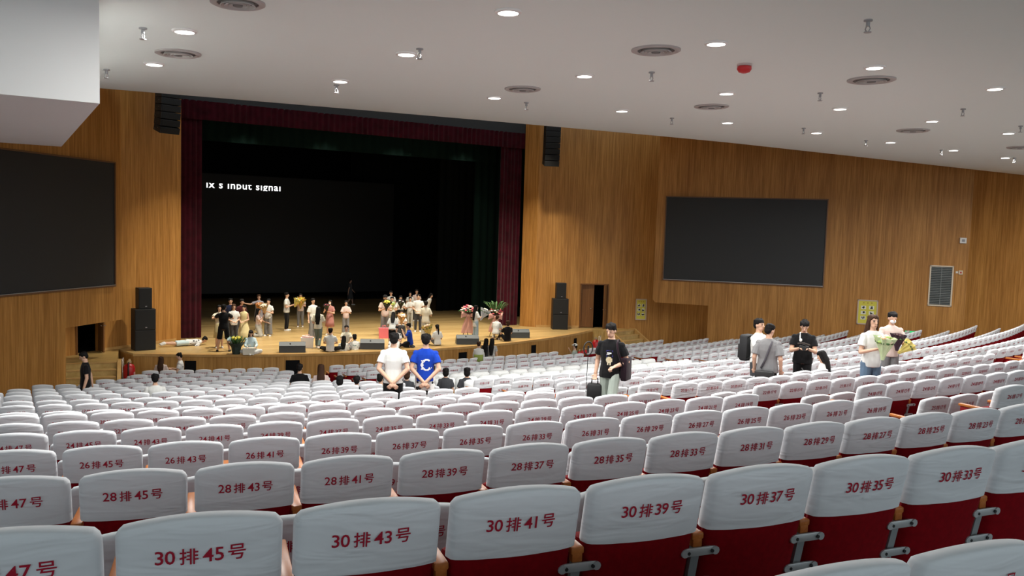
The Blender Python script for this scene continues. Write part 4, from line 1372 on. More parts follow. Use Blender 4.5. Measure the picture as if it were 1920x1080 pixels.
        for q in range(10):                       # ruffled crown
            a_ = hr_.uniform(0, 6.28); e_ = hr_.uniform(.35, 1.1)
            c_ = (.080 * math.cos(a_) * math.cos(e_), -.022 + .092 * math.sin(a_) * math.cos(e_), .048 + .085 * math.sin(e_))
            g.ball(c_, hr_.uniform(.016, .026), 6, M=HM)
        if hs in ('short',):
            g.ball((0, -.055, .0), (.078, .058, .075), 12, M=HM)
        elif hs == 'bob':
            g.ball((0, -.04, -.02), (.092, .075, .10), 12, M=HM)
        elif hs in ('long', 'straight'):
            Lh = .36 if hs == 'long' else .48
            b0 = HM @ Vector((0, -.035, .03)); b1 = HM @ Vector((0, -.075, -.10)); b2 = T(.42) - f * .115; b3 = T(.565 - Lh) - f * .135
            g.tube([b0, b1, b2, b3], 1.0, 12, ell=[(.088, .085), (.098, .06), (.115, .045), (.07, .025)], ref=f)
            for sx in (-1, 1): g.capsule((sx * .072, .01, .03), (sx * .082, -.01, -.12), .026, .024, 8, M=HM)
        elif hs == 'pony':
            g.ball((0, -.045, .0), (.078, .062, .075), 12, M=HM)
            b1 = HM @ Vector((0, -.115, .03)); b2 = HM @ Vector((0, -.15, -.09)); b3 = T(.34) - f * .14
            g.tube([b1, b2, b3], [.035, .04, .018], 8); g.ball(b1, .036, 8)
        elif hs == 'bun':
            g.ball((0, -.045, .0), (.078, .062, .075), 12, M=HM); g.ball((0, -.115, .075), .045, 8, M=HM)
        kids.append(remesh(g, max(.010, voxel * .75), 'hair', hmat, o, 2))
    if cap is not None:
        g = MB(); g.ball((0, -.012, .065), (.093, .106, .078), 14, M=HM); g.capsule((-.03, .10, .06), (.03, .10, .06), .045, .045, 8, ell=(1, .25), ref=(0, 0, 1), M=HM)
        kids.append(g.build('cap', cap, o, smooth=True))
    if mask:
        g = MB(); g.ball((0, .058, -.042), (.056, .048, .048), 12, M=HM); g.build('face_mask', mat('white_mask', (.82, .83, .82), .8), o, smooth=True); kids.append(D.objects[-1] if False else o.children[-1])
    if lie:
        Tm = Matrix.Translation((0, 0, .13)) @ Matrix.Rotation(R_(-90), 4, 'X') @ Matrix.Translation((0, 0, -ph))
        for c in kids: c.data.transform(Tm)
    r = Person(); r.o = o; r.s = s; r.W = Matrix.Translation(loc) @ Matrix.Rotation(-R_(head), 4, 'Z') @ Matrix.Scale(s, 4)
    r.hands = [r.W @ w for w in wr]; r.HM = HM; r.T = T; r.f = f; r.u = u; r.kids = kids; r.chest = r.W @ (T(.28) + f * .20); r.fw = (r.W.to_3x3() @ f).normalized()
    r.shirt = next((c for c in kids if c.name.startswith(('shirt', 'long_sl'))), None)
    return r


def heading(p, rel):
    d = Vector(p) - EYE
    return math.degrees(math.atan2(d.x, d.y)) + rel


TOPF = {'stand': 1.70, 'walk': 1.68, 'wide': 1.67, 'sit': 1.28, 'kneel': 1.27, 'heels': .99, 'squat': 1.14, 'floor': .92, 'cross': .92}


def by_foot(px, ytop, yfoot, z=STAGE_Z, lo=1.52, hi=1.86):
    """Standing on a level: position from the feet, height from the head."""
    p = at_z(px, yfoot, z); d = ray(px, ytop); t = math.hypot(p.x - EYE.x, p.y - EYE.y) / math.hypot(d.x, d.y)
    return p, min(hi, max(lo, EYE.z + d.z * t - z))


def by_head(px, ytop, h, zf=None, pxh=None):
    """Follow the ray through the head to where a figure of height h meets the floor; pxh is its height in the picture."""
    d = ray(px, ytop); t0 = h * F_PX / pxh if pxh else None; best = (1e9, None, h)
    for i in range(900, 4600):
        t = i * .01; p = EYE + d * t
        fz = floor_z(p.x, p.y) if zf is None else zf
        need = p.z - fz
        c = abs(need / h - 1) * 6 + (abs(t / t0 - 1) * 3 if t0 else 0)
        if abs(need / h - 1) > .09: c += 5 + 10 * abs(need / h - 1)
        if c < best[0]: best = (c, Vector((p.x, p.y, fz)), need)
    return best[1], min(h * 1.09, max(h * .91, best[2]))


def sp(label, px, yt, yf, rel, **k):
    """Person standing on the stage."""
    p, H = by_foot(px, yt, yf)
    return person(label, p, H, heading(p, rel), **k)


def sl(label, px, yb, H, rel, legs, z=STAGE_Z, **k):
    """Person low on the stage floor; yb is where they touch it."""
    p = at_z(px, yb, z)
    return person(label, p, H, heading(p, rel), legs=legs, **k)


def ap(label, px, yt, H, rel, legs='stand', zf=None, drop=0.0, pxh=None, **k):
    q = (TOPF[legs] - drop) / 1.70
    p, h = by_head(px, yt, H * q, zf, pxh)
    return person(label, p, h / q, heading(p, rel), legs=legs, **k)


# ---- flowers
LEAF = mat('leaf_green', (.05, .13, .03), .6, var=.3)
def posy(name, base, axis, label, wrap, heads, size=.22, n=18, leafy=False, cat='bouquet'):
    """Cone of wrapping paper with a dome of flower heads."""
    o = thing(name, base, 0, label, cat); axis = Vector(axis).normalized()
    Q = Vector((0, 0, 1)).rotation_difference(axis).to_matrix().to_4x4()
    g = MB(); N = 16; vs, fs = [], []
    for r, z in ((.03, 0), (.055, size * .5), (size * .55, size * 1.25), (size * .72, size * 1.75)):
        for j in range(N):
            an = 2 * math.pi * j / N; w_ = 1 + (.14 if j % 2 else -.08) * (z / size)
            vs.append((r * w_ * math.cos(an), r * w_ * math.sin(an), z + (.05 * size * (j % 3) if z > size else 0)))
    for r in range(3):
        for j in range(N): fs.append((r * N + j, r * N + (j + 1) % N, (r + 1) * N + (j + 1) % N, (r + 1) * N + j))
    fs.append(tuple(range(N))); g.add(vs, fs, 0, Q); g.build('wrapping_paper', wrap, o, smooth=False)
    rr = random.Random(hash(label) % 1000 if False else len(label) * 7 + n)
    cols = heads if isinstance(heads, (list, tuple)) else [heads]
    for ci, m in enumerate(cols):
        for q in range(ci, n, len(cols)):
            g = MB(); a = q * 2.4; r = size * .60 * math.sqrt((q + .5) / n); z = size * (1.45 + .42 * (1 - (r / size / .6) ** 2))
            c = Vector((r * math.cos(a), r * math.sin(a), z)); R = size * rr.uniform(.13, .18)
            g.ball(c, (R, R, R * .8), 8, M=Q)
            for k in range(5):
                b = k * 1.2566 + q; g.ball(c + Vector((math.cos(b) * R * .75, math.sin(b) * R * .75, R * .1)), R * .5, 6, M=Q)
            g.build('flower_head', m, o, smooth=True)
    g = MB()
    for q in range(9):
        a = q * .7; r = size * .55
        g.ball((r * math.cos(a), r * math.sin(a), size * 1.4), (size * .16, size * .16, size * .10), 6, M=Q)
    g.build('foliage', LEAF, o, smooth=True)
    return o


def held(pr, name, label, wrap, heads, size=.2, n=16, up=.9, fw=.35, dz=-.10, out=.05):
    c = (pr.hands[0] + pr.hands[1]) / 2 + pr.fw * out + Vector((0, 0, dz))
    return posy(name, c, Vector((0, 0, up)) + pr.fw * fw, label, wrap, heads, size, n)


PAPER = {n: mat('paper_' + n, c, .8) for n, c in dict(orange=(.55, .22, .05), yellow=(.62, .52, .14), kraft=(.42, .28, .15), white=(.74, .74, .70), black=(.012, .012, .013), pink=(.72, .40, .34), green=(.50, .62, .36), gold=(.52, .38, .10), silver=(.5, .52, .54)).items()}
FL = {n: mat('petal_' + n, c, .7) for n, c in dict(orange=(.70, .28, .05), yellow=(.75, .62, .08), cream=(.75, .68, .48), white=(.78, .78, .74), pink=(.72, .16, .20), rose=(.62, .10, .14), dark=(.05, .015, .02), green=(.30, .42, .12), peach=(.78, .52, .38)).items()}

# ------------------------------------------------------------------ on the stage, from the side by the steps to the flower stands
p = at_z(352, 648, STAGE_Z)
person('person in pale shorts and grey shirt lying prone on the stage edge taking a picture', p, 1.72, heading(p, 78), (FLORAL, 'big'), (PALEBLUE, 'shorts'), legs='stand', arms=('prop', 'prop'), lie=True, shoes=SHOE_W, nod=-45)
q_ = sp('person in cream dress being hugged behind the one in black', 411, 573, 652, 175, top=(CREAM_T, 'tee'), bottom=(GOWN, 'skirt'), hair=('long', HAIR), fem=True, arms=('embrace', 'embrace'))
sp('person in black T-shirt and black shorts hugging someone, seen from behind', 419, 570, 659, 4, top=(BLACK_T, 'tee'), bottom=(BLACK_T, 'shorts'), arms=('embrace', 'embrace'), shoes=SHOE_B, legs='wide')
sp('person in navy shirt standing behind the hugging pair', 432, 560, 635, 178, top=(NAVY_T, 'tee'), bottom=(DGREY_T, 'trousers'), face=True)
sp('person in white T-shirt and charcoal trousers beside the cream gown', 438, 571, 645, 170, top=(WHITE_T, 'tee'), bottom=(DGREY_T, 'trousers'), hair=('long', HAIR_B), fem=True, arms=('low', 'low'), face=True)
sp('person in maroon top leaning in behind the cream gown', 451, 561, 634, 150, top=(MAROON, 'tee'), bottom=(DGREY_T, 'trousers'), lean=8, skin=SKIN_D)
sp('person in long cream gown with arms folded low', 457, 573, 642, 205, top=(GOWN, 'strap'), bottom=(GOWN, 'gown'), hair=('bun', HAIR), fem=True, arms=('low', 'low'), face=True, hem=0)
b = sp('person in lilac grey dress reaching one arm out, holding orange bouquet', 485, 553, 619, 176, top=(LILAC, 'tee'), bottom=(LILAC, 'skirt'), hair=('bun', HAIR_B), fem=True, arms=('hug', 'out'), face=True)
posy('bouquet', b.chest + Vector((0, 0, -.30)), Vector((0, 0, 1)) + b.fw * .3, 'orange wrapped bouquet held against the lilac grey dress', PAPER['orange'], [FL['orange'], FL['peach']], .24, 14)
b = sp('person in white T-shirt and loose grey trousers holding kraft bouquet', 503, 561, 630, 205, top=(WHITE_T, 'tee'), bottom=(GREY_T, 'wide'), hair=('short', HAIR), fem=True, arms=('hug', 'hug'))
held(b, 'bouquet', 'kraft wrapped cream bouquet in the arms of the one in grey trousers', PAPER['kraft'], [FL['cream'], FL['white']], .24, 14)
sl('person kneeling in a pale pink blouse beside the cream gown', 484, 631, 1.64, 100, 'kneel', top=(PINK_T, 'tee'), bottom=(STONE, 'skirt'), hair=('long', HAIR), fem=True, arms=('knees', 'up'))
sl('person sitting on the stage front in pale blue and white', 470, 662, 1.62, 176, 'cross', top=(PALEBLUE, 'long'), bottom=(WHITE_T, 'wide'), hair=('long', HAIR), fem=True, arms=('knees', 'knees'), nod=25)
b = sp('person in white T-shirt and black trousers carrying yellow bouquet', 537, 549, 620, 105, top=(WHITE_T, 'tee'), bottom=(BLACK_T, 'trousers'), arms=('hug', 'hug'), fit=1.08)
held(b, 'bouquet', 'yellow wrapped bouquet carried by the one in black trousers', PAPER['yellow'], [FL['yellow'], FL['white']], .22, 12)
b = sp('person in grey jeans almost covered by a big gold bouquet', 563, 551, 613, 180, top=(BEIGE_T, 'tee'), bottom=(GREY_T, 'trousers'), hair=('short', HAIR), fem=True, arms=('hug', 'hug'), face=True)
held(b, 'bouquet', 'big gold wrapped bouquet covering a chest at mid stage', PAPER['gold'], [FL['yellow'], FL['orange']], .30, 16, out=.0, dz=-.2)
sp('person in loose white T-shirt and grey trousers laughing beside long-haired one', 586, 560, 634, 150, top=(WHITE_T, 'big'), bottom=(GREY_T, 'wide'), hair=('bun', HAIR), fem=True, arms=('down', 'down'), face=True, hem=-.16)
b = sp('person with long black hair in printed beige T-shirt, seen from behind', 596, 575, 653, 12, top=(CREAM_T, 'big'), bottom=(GREENGREY, 'trousers'), hair=('straight', HAIR), fem=True, arms=('low', 'phone'), legs='walk', shoes=SHOE_W)


def print_on(pr, marks, m, back=True, name='shirt_print'):
    """Flat marks laid on the shirt: (x, t, w, h) in body units."""
    if pr.shirt is None: return
    g = MB(); M = pr.shirt
    for x, t, w, h in marks:
        pts = []
        for dx, dz in ((-1, -1), (1, -1), (1, 1), (-1, 1)):
            o_ = pr.T(t + dz * h / 2) + Vector((x + dx * w / 2, 0, 0)) + pr.f * (-.6 if back else .6)
            d_ = pr.f * (1 if back else -1)
            ok, loc, nr, ix = M.ray_cast(o_, d_)
            if ok: pts.append(loc - d_ * .004)
        if len(pts) == 4: g.add(pts, [(0, 1, 2, 3)])
    if g.v: g.build(name, m, pr.shirt, fix=False)


rr = random.Random(5)
INK_D, INK_G, INK_W = mat('dark_shirt_print', (.05, .045, .04), .8), mat('green_shirt_print', (.12, .22, .18), .8), mat('white_shirt_print', (.75, .76, .78), .8)
print_on(b, [(rr.uniform(-.10, .10), rr.uniform(.18, .34), rr.uniform(.02, .05), rr.uniform(.02, .07)) for _ in range(11)] + [(-.04, .17, .22, .02)], INK_D)
b = sp('person in rose dress and white mask holding dark bouquet', 618, 563, 628, 200, top=(ROSE_T, 'tee'), bottom=(ROSE_T, 'skirt'), hair=('long', HAIR), fem=True, arms=('hug', 'up'), mask=True)
held(b, 'bouquet', 'small dark bouquet held by the masked one in rose', PAPER['black'], [FL['dark'], FL['rose']], .18, 10)
sp('person in pale pink T-shirt standing alone with hands together', 648, 567, 626, 172, top=(PINK_T, 'big'), bottom=(GREY_T, 'wide'), hair=('bun', HAIR), fem=True, arms=('hug', 'hug'), face=True)
sp('dim person in grey dress walking away at the dark back of the stage', 656, 523, 572, 80, top=(DGREY_T, 'tee'), bottom=(DGREY_T, 'skirt'), hair=('short', HAIR), fem=True, legs='walk', arms=('swing', 'swingb'), skin=SKIN_D)
sl('person in white T-shirt sitting on the stage edge with back turned', 619, 660, 1.74, 4, 'cross', top=(WHITE_T, 'tee'), bottom=(BLACK_T, 'trousers'), arms=('knees', 'knees'))
sl('person in cream T-shirt kneeling face to face with two leaning friends', 649, 654, 1.62, 180, 'heels', top=(CREAM_T, 'tee'), bottom=(GREY_T, 'trousers'), hair=('bun', HAIR), fem=True, arms=('knees', 'knees'), face=True)
b = ap('person with dark ponytail in long white printed T-shirt leaning on the stage', 644, 632, 1.60, 8, zf=FRONT_FLOOR, top=(WHITE_T, 'big'), bottom=(GREY_T, 'shorts'), hair=('long', HAIR), fem=True, arms=('phone', 'phone'), lean=10, drop=.03, hem=-.30, fit=1.1)
print_on(b, [(rr.uniform(-.08, .08), rr.uniform(.02, .34), rr.uniform(.02, .06), rr.uniform(.01, .03)) for _ in range(14)], INK_G)
b = ap('person in white printed T-shirt and black trousers leaning on the stage', 666, 630, 1.64, 352, zf=FRONT_FLOOR, top=(WHITE_T, 'tee'), bottom=(BLACK_T, 'trousers'), hair=('bob', HAIR), fem=True, arms=('phone', 'phone'), lean=16, drop=.06, fit=1.08)
print_on(b, [(rr.uniform(-.10, .10), rr.uniform(.06, .36), rr.uniform(.03, .09), rr.uniform(.01, .025)) for _ in range(12)], INK_G)
# the tight group at mid stage
b = sp('person in black cap holding black bouquet with yellow flowers', 721, 554, 629, 172, top=(BEIGE_T, 'tee'), bottom=(GREY_T, 'wide'), arms=('hug', 'hug'), cap=BLACK_T)
held(b, 'bouquet', 'black wrapped bouquet of yellow flowers, first in the tight group', PAPER['black'], [FL['yellow']], .27, 12)
b = sp('person holding pale bouquet between the cap wearer and the one in black', 734, 557, 621, 180, top=(WHITE_T, 'tee'), bottom=(STONE, 'trousers'), hair=('short', HAIR), fem=True, arms=('hug', 'hug'), face=True)
held(b, 'bouquet', 'pale yellow green bouquet, second in the tight group', PAPER['green'], [FL['cream'], FL['yellow'], FL['green']], .22, 14)
sp('tall person in white T-shirt looking over the pale bouquet', 732, 546, 606, 180, top=(WHITE_T, 'tee'), bottom=(DGREY_T, 'trousers'), face=True)
b = sp('person in white T-shirt with black dress front and black bouquet', 750, 555, 616, 178, top=(WHITE_T, 'tee'), bottom=(BLACK_T, 'skirt'), hair=('bun', HAIR), fem=True, arms=('hug', 'hug'), face=True)
held(b, 'bouquet', 'black bouquet, third in the tight group', PAPER['black'], [FL['dark'], FL['white']], .24, 10)
sp('person in white T-shirt with hands clasped in the tight group', 768, 559, 614, 178, top=(WHITE_T, 'big'), bottom=(STONE, 'trousers'), hair=('bun', HAIR), fem=True, arms=('hug', 'hug'), face=True)
sp('taller person in white T-shirt and slate jeans in the tight group', 783, 552, 622, 180, top=(WHITE_T, 'tee'), bottom=(DGREY_T, 'trousers'), arms=('low', 'low'), face=True)
sp('person in cream T-shirt and grey trousers with back turned to us', 797, 565, 638, 4, top=(CREAM_T, 'big'), bottom=(STONE, 'wide'), hair=('bun', HAIR), fem=True, arms=('hug', 'hug'), hem=-.14)
sp('person with dark fringe half hidden at the back of the tight group', 768, 548, 602, 180, top=(WHITE_T, 'tee'), bottom=(DGREY_T, 'trousers'), hair=('long', HAIR), fem=True)
sp('person in blush top rising above the back of the tight group', 780, 543, 602, 180, top=(PINK_T, 'tee'), bottom=(DGREY_T, 'trousers'), hair=('bun', HAIR), fem=True, face=True)
sp('person in white jacket bending aside at the end of the tight group', 800, 549, 605, 110, top=(WHITE_T, 'long'), bottom=(WHITE_T, 'skirt'), hair=('long', HAIR), fem=True, lean=20)
sp('person in white T-shirt bending over a pink gift bag', 735, 586, 652, 5, top=(WHITE_T, 'big'), bottom=(BLACK_T, 'trousers'), hair=('long', HAIR), fem=True, lean=30, arms=('phone', 'phone'))
b = sl('person with dark hair crouching behind an orange bouquet', 752, 632, 1.62, 178, 'kneel', top=(FLORAL, 'tee'), bottom=(DGREY_T, 'skirt'), hair=('bob', HAIR), fem=True, arms=('hug', 'hug'))
held(b, 'bouquet', 'orange bouquet held low in front of the tight group', PAPER['kraft'], [FL['orange'], FL['peach'], FL['white']], .28, 16)
sl('person in floral trousers sitting beside the one crouching in blue', 742, 652, 1.64, 190, 'floor', top=(FLORAL, 'tee'), bottom=(FLORAL, 'trousers'), hair=('short', HAIR), arms=('phone', 'phone'))
sl('person in royal blue T-shirt crouching on the stage edge', 769, 651, 1.72, 275, 'heels', top=(BLUE_T, 'tee'), bottom=(BLACK_T, 'trousers'), arms=('up', 'up'), shoes=SHOE_B, lean=8)
b = sl('person with long ponytail sitting on the stage edge in white', 820, 648, 1.64, 335, 'floor', top=(WHITE_T, 'big'), bottom=(GREY_T, 'trousers'), hair=('pony', HAIR), fem=True, arms=('hug', 'hug'), lean=6)
posy('bouquet', b.chest + Vector((-.25, 0, -.05)), Vector((-.3, .1, 1)), 'gold wrapped bouquet standing beside the ponytailed one', PAPER['gold'], [FL['peach'], FL['cream']], .30, 14)
b = sp('person in white blouse and light jeans beside the pink flower stand', 891, 573, 640, 62, top=(WHITE_T, 'big'), bottom=(LJEAN, 'wide'), hair=('straight', HAIR), fem=True, arms=('hug', 'hug'), hem=-.22)
posy('bouquet', b.chest + Vector((.05, 0, -.2)), Vector((.5, -.1, 1)), 'silver wrapped bouquet held by the one in light jeans', PAPER['silver'], [FL['white'], FL['cream']], .30, 14)
sl('person in white flowered top crouching by the green-topped flower stand', 929, 637, 1.64, 20, 'squat', top=(WHITE_T, 'big'), bottom=(CREAM_T, 'trousers'), hair=('bun', HAIR_B), fem=True, arms=('knees', 'knees'), lean=14)
sl('person in black sitting on the stage edge next to a wedge monitor', 951, 640, 1.72, 338, 'floor', top=(BLACK_T, 'tee'), bottom=(BLACK_T, 'trousers'), hair=('bob', HAIR_B), arms=('knees', 'knees'), shoes=SHOE_B)

# ------------------------------------------------------------------ in front of the stage
b = ap('person in olive green pinafore over a white blouse standing at the stage', 898, 641, 1.60, 4, zf=FRONT_FLOOR, top=(WHITE_T, 'long'), bottom=(OLIVE, 'skirt'), hair=('bun', HAIR_B), fem=True, arms=('phone', 'phone'), fit=1.1)
g = MB()
pr_ = [(-.06, .215, .165), (.14, .190, .152), (.25, .205, .160)]
g.tube([b.T(t) for t, a, c in pr_], 1.0, 14, ell=[(a, c) for t, a, c in pr_], ref=b.f)
g.build('pinafore_bodice', OLIVE, b.o, smooth=True)
ap('person with straight black hair in a dark top at the stage', 912, 635, 1.62, 20, zf=FRONT_FLOOR, top=(DGREY_T, 'tee'), bottom=(BLACK_T, 'trousers'), hair=('straight', HAIR), fem=True, arms=('phone', 'phone'))
ap('person with long black hair in a grey patterned dress at the stage', 923, 635, 1.64, 14, zf=FRONT_FLOOR, top=(PRINTD, 'tee'), bottom=(PRINTD, 'skirt'), hair=('straight', HAIR), fem=True, arms=('phone', 'down'))
ap('person with long dark hair in tan top sitting close to the stage', 302, 669, 1.62, 12, 'sit', zf=FRONT_FLOOR, top=(BEIGE_T, 'tee'), bottom=(DGREY_T, 'trousers'), hair=('straight', HAIR_B), fem=True, arms=('phone', 'phone'))
ap('person in black and white floral shirt sitting sideways by the stage', 338, 662, 1.72, 275, 'sit', zf=FRONT_FLOOR, top=(FLORAL, 'tee'), bottom=(DGREY_T, 'trousers'), arms=('phone', 'phone'), nod=20)
AUD = [('person with dark hair in white T-shirt sitting among the front seats', 291, 702, 0, WHITE_T, ('short', HAIR)), ('person in black jacket sitting at the aisle near the stage', 562, 683, 8, BLACK_T, ('short', HAIR)),
       ('person with straight brown hair sitting at the aisle near the stage', 602, 684, 0, PINK_T, ('straight', HAIR_B)), ('person with dark bob sitting just past the brown-haired one', 637, 706, 0, WHITE_T, ('bob', HAIR)),
       ('person with cropped dark hair beside the dark bob', 669, 706, 0, DGREY_T, ('short', HAIR)), ('person with black hair in pale green top next to the one in white', 714, 702, 30, SAGE, ('short', HAIR)),
       ('person with brown hair seated between the two standing with hands behind', 763, 696, 0, DGREY_T, ('bob', HAIR_B)), ('person with tied-back hair seated past the blue jersey', 811, 686, 0, WHITE_T, ('bun', HAIR_B)),
       ('person with glossy black hair seated behind the bun wearer', 836, 691, 0, DGREY_T, ('bob', HAIR)), ('person with black hair seated just below the green pinafore', 876, 690, 0, DGREY_T, ('bob', HAIR))]
AUD_T = {a[0]: t for a, t in zip(AUD, (19.5, 22.6, 23.0, 22, 20.5, 20.5, 22, 25, 22.7, 21.5))}
for lab, x, y, rel, tm, hr in AUD:
    ap(lab, x, y, 1.66, rel, 'sit', pxh=1.25 * F_PX / AUD_T[lab], top=(tm, 'tee'), bottom=(DGREY_T, 'trousers'), hair=hr, arms=('low', 'low'), fem=hr[0] != 'short')
ap('person in white cap and olive shirt turned sideways near the fire extinguishers', 1078, 645, 1.70, 285, 'sit', zf=FRONT_FLOOR, top=(SAGE, 'tee'), bottom=(DGREY_T, 'trousers'), cap=WHITE_T, arms=('phone', 'up'))
ap('person in black T-shirt walking along the aisle below the stage steps', 160, 660, 1.72, 268, 'walk', pxh=121, top=(BLACK_T, 'tee'), bottom=(BLACK_T, 'trousers'), arms=('down', 'swingb'), nod=22, voxel=.011, shoes=SHOE_B)
# two standing with their hands behind them
ap('person in plain white T-shirt standing with hands clasped behind the back', 739, 625, 1.78, 2, pxh=144, top=(WHITE_T, 'tee'), bottom=(BLACK_T, 'trousers'), arms=('back', 'back'), voxel=.008, legs='stand', shoes=SHOE_W, fit=1.02, hem=-.11)
b = ap('person in royal blue jersey and spotted shorts with hands clasped behind', 799, 627, 1.72, 2, pxh=131, top=(BLUE_T, 'tee'), bottom=(COWS, 'shorts'), arms=('back', 'back'), voxel=.008, fit=1.02, hem=-.08)
marks = []
for k in range(18):
    a = math.radians(60 + k * 15.5); marks.append((.025 + .085 * math.cos(a), .23 + .095 * math.sin(a), .030 + .012 * (k % 3), .026))
for k in range(7): marks.append((-.062 + .02 * (k % 2), .15 + .026 * k, .03, .018))
print_on(b, marks, INK_W)

# ------------------------------------------------------------------ the walkers and talkers among the rows
b = ap('person in black printed T-shirt and sage trousers walking with black case', 1148, 607, 1.76, 194, 'walk', pxh=163, top=(BLACK_T, 'tee'), bottom=(SAGE, 'wide'), arms=('fist', 'hold'), nod=18, turn=12, voxel=.0065, face=True, shoes=SHOE_W, fit=1.08, hem=-.12, skin=SKIN)
print_on(b, [(-.005, .29, .11, .11)], mat('violet_print', (.035, .03, .22), .8), False)
print_on(b, [(.0, .30, .075, .022), (.02, .275, .05, .010)], INK_W, False, 'shirt_lettering')
print_on(b, [(.0 + .038 * math.cos(k * .7), .185 + .036 * math.sin(k * .7), .034, .034) for k in range(9)] + [(0, .185, .05, .05), (-.02, .125, .02, .05), (.02, .125, .02, .05)], mat('cream_print', (.62, .55, .38), .8), False, 'printed_figure')
print_on(b, [(-.012, .20, .03, .04)], mat('amber_print', (.60, .33, .05), .8), False, 'printed_patch')
CM = b
h = b.hands[1]
o = thing('carry_case', h + Vector((0, 0, -.50)), -R_(heading(h, 190)), 'small black case hanging from the hand of the walker', 'bag')
m = MB(); m.rbox((0, 0, .22), (.28, .17, .32), .05); m.build('case_body', mat('black_case', (.009, .009, .010), .6), o, smooth=True, ang=40)
m = MB(); m.tube([(-.06, 0, .37), (-.055, 0, .47), (0, 0, .50), (.055, 0, .47), (.06, 0, .37)], .012, 8); m.build('case_handle', SHOE_B, o, smooth=True)
m = MB(); m.rbox((0, -.09, .20), (.22, .02, .22), .01); m.build('case_pocket', mat('black_case', (.009, .009, .010), .6), o)
hl = b.W @ (b.T(.02) + Vector((-.25, -.06, -.02)))
o = thing('shoulder_bag', hl + Vector((0, 0, -.18)), -R_(heading(hl, 200)), 'dark plum shoulder bag hanging at the hip of the walker', 'bag')
m = MB(); m.rbox((0, 0, .22), (.13, .30, .44), .06); m.build('bag_body', cloth('plum', (.018, .009, .014)), o, smooth=True, ang=45)
I = Matrix.Translation(hl + Vector((0, 0, -.18))) @ Matrix.Rotation(-R_(heading(hl, 200)), 4, 'Z'); I = I.inverted()
m = MB(); A0 = I @ (b.W @ (b.T(.50) + Vector((-.115, .0, .025)))); 
m.tube([I @ (b.W @ (b.T(.10) + Vector((-.23, .10, 0)))), I @ (b.W @ (b.T(.32) + Vector((-.155, .135, 0)))), I @ (b.W @ (b.T(.45) + Vector((-.12, .10, .01)))), A0, I @ (b.W @ (b.T(.42) + Vector((-.14, -.11, 0)))), I @ (b.W @ (b.T(.10) + Vector((-.23, -.12, 0))))], .022, 6, ell=[(1, .3)] * 6)
m.build('bag_strap', cloth('plum', (.018, .009, .014)), o, smooth=True)
# ring lamp on its stick, carried in the same hand as the case
rp = at_y(1125, 690, CM.o.location.y - .05)
o = thing('ring_lamp_stick', h - AX_R * .13 + Vector((0, .05, -.30)), 0, 'black ring lamp on a thin stick beside the walker', 'ring lamp')
top_ = at_y(1126, 653, h.y)
m = MB(); zz = top_.z - (h.z - .30)
N = 24; m.tube([(.105 * math.cos(2 * math.pi * k / N), -.02, zz + .125 * math.sin(2 * math.pi * k / N)) for k in range(N + 1)], .013, 6, cap=False); m.build('lamp_ring', SHOE_B, o, smooth=True)
m = MB(); m.tube([(0, 0, 0), (0, -.02, zz - .125)], .007, 6); m.build('stick', SHOE_B, o)
m = MB(); m.rbox((0, -.02, zz - .02), (.03, .02, .14), .005); m.build('phone_clamp', SHOE_B, o)

b = ap('person in white T-shirt with black backpack standing sideways', 1424, 599, 1.76, 120, pxh=140, top=(WHITE_T, 'tee'), bottom=(DGREY_T, 'trousers'), arms=('low', 'up'), voxel=.009, face=True)
c = b.W @ (b.T(.22) - b.f * .24)
o = thing('backpack', c + Vector((0, 0, -.28)), b.o.rotation_euler.z, 'black backpack worn by the one in white T-shirt', 'bag')
m = MB(); m.rbox((0, 0, .28), (.32, .20, .56), .07); m.build('pack_body', mat('black_pack', (.010, .011, .013), .7), o, smooth=True, ang=45)
m = MB(); m.rbox((0, -.11, .20), (.25, .06, .30), .025); m.build('pack_pocket', mat('black_pack', (.010, .011, .013), .7), o, smooth=True, ang=45)
for sx in (-1, 1):
    m = MB(); m.tube([(sx * .11, .08, .50), (sx * .12, .16, .56), (sx * .12, .30, .50), (sx * .13, .35, .32), (sx * .15, .22, .10), (sx * .13, .08, .06)], .026, 6, ell=[(1, .35)] * 6); m.build('pack_strap', mat('black_pack', (.010, .011, .013), .7), o, smooth=True)
b = ap('person in grey T-shirt with a shoulder strap, seen from behind', 1443, 609, 1.75, 8, pxh=166, top=(GREY_T, 'big'), bottom=(BLACK_T, 'trousers'), arms=('hold', 'hold'), voxel=.008, turn=35, nod=10, fit=1.15, hem=-.12)
m = MB(); m.tube([b.T(.48) + Vector((.07, -.07, 0)), b.T(.35) + Vector((.04, -.142, 0)), b.T(.12) + Vector((-.03, -.142, 0)), b.T(-.04) + Vector((-.10, -.145, 0))], .022, 6, ell=[(1, .3)] * 4)
I = b.W
o = thing('waist_bag', I @ (b.T(-.10) + Vector((-.02, -.19, -.02))), b.o.rotation_euler.z, 'black bag slung low behind the one in grey T-shirt', 'bag')
J = Matrix.Translation(o.location) @ Matrix.Rotation(b.o.rotation_euler.z, 4, 'Z'); J = J.inverted()
mm = MB(); mm.rbox((0, 0, -.10), (.36, .11, .30), .04); mm.build('bag_body', mat('black_case', (.009, .009, .010), .6), o, smooth=True, ang=45)
m.v = [tuple(J @ (I @ Vector(v))) for v in m.v]; m.build('bag_strap', cloth('slate_strap', (.06, .055, .065)), o, smooth=True)
b = ap('person all in black with earphones looking down at a camera', 1509, 600, 1.80, 178, pxh=145, top=(BLACK_T, 'tee'), bottom=(BLACK_T, 'trousers'), arms=('phone', 'phone'), voxel=.008, nod=32, face=True, fit=1.12, shoes=SHOE_B)
c = (b.hands[0] + b.hands[1]) / 2
o = thing('camera', c + Vector((0, 0, -.02)), b.o.rotation_euler.z, 'black camera rig held by the one all in black', 'camera')
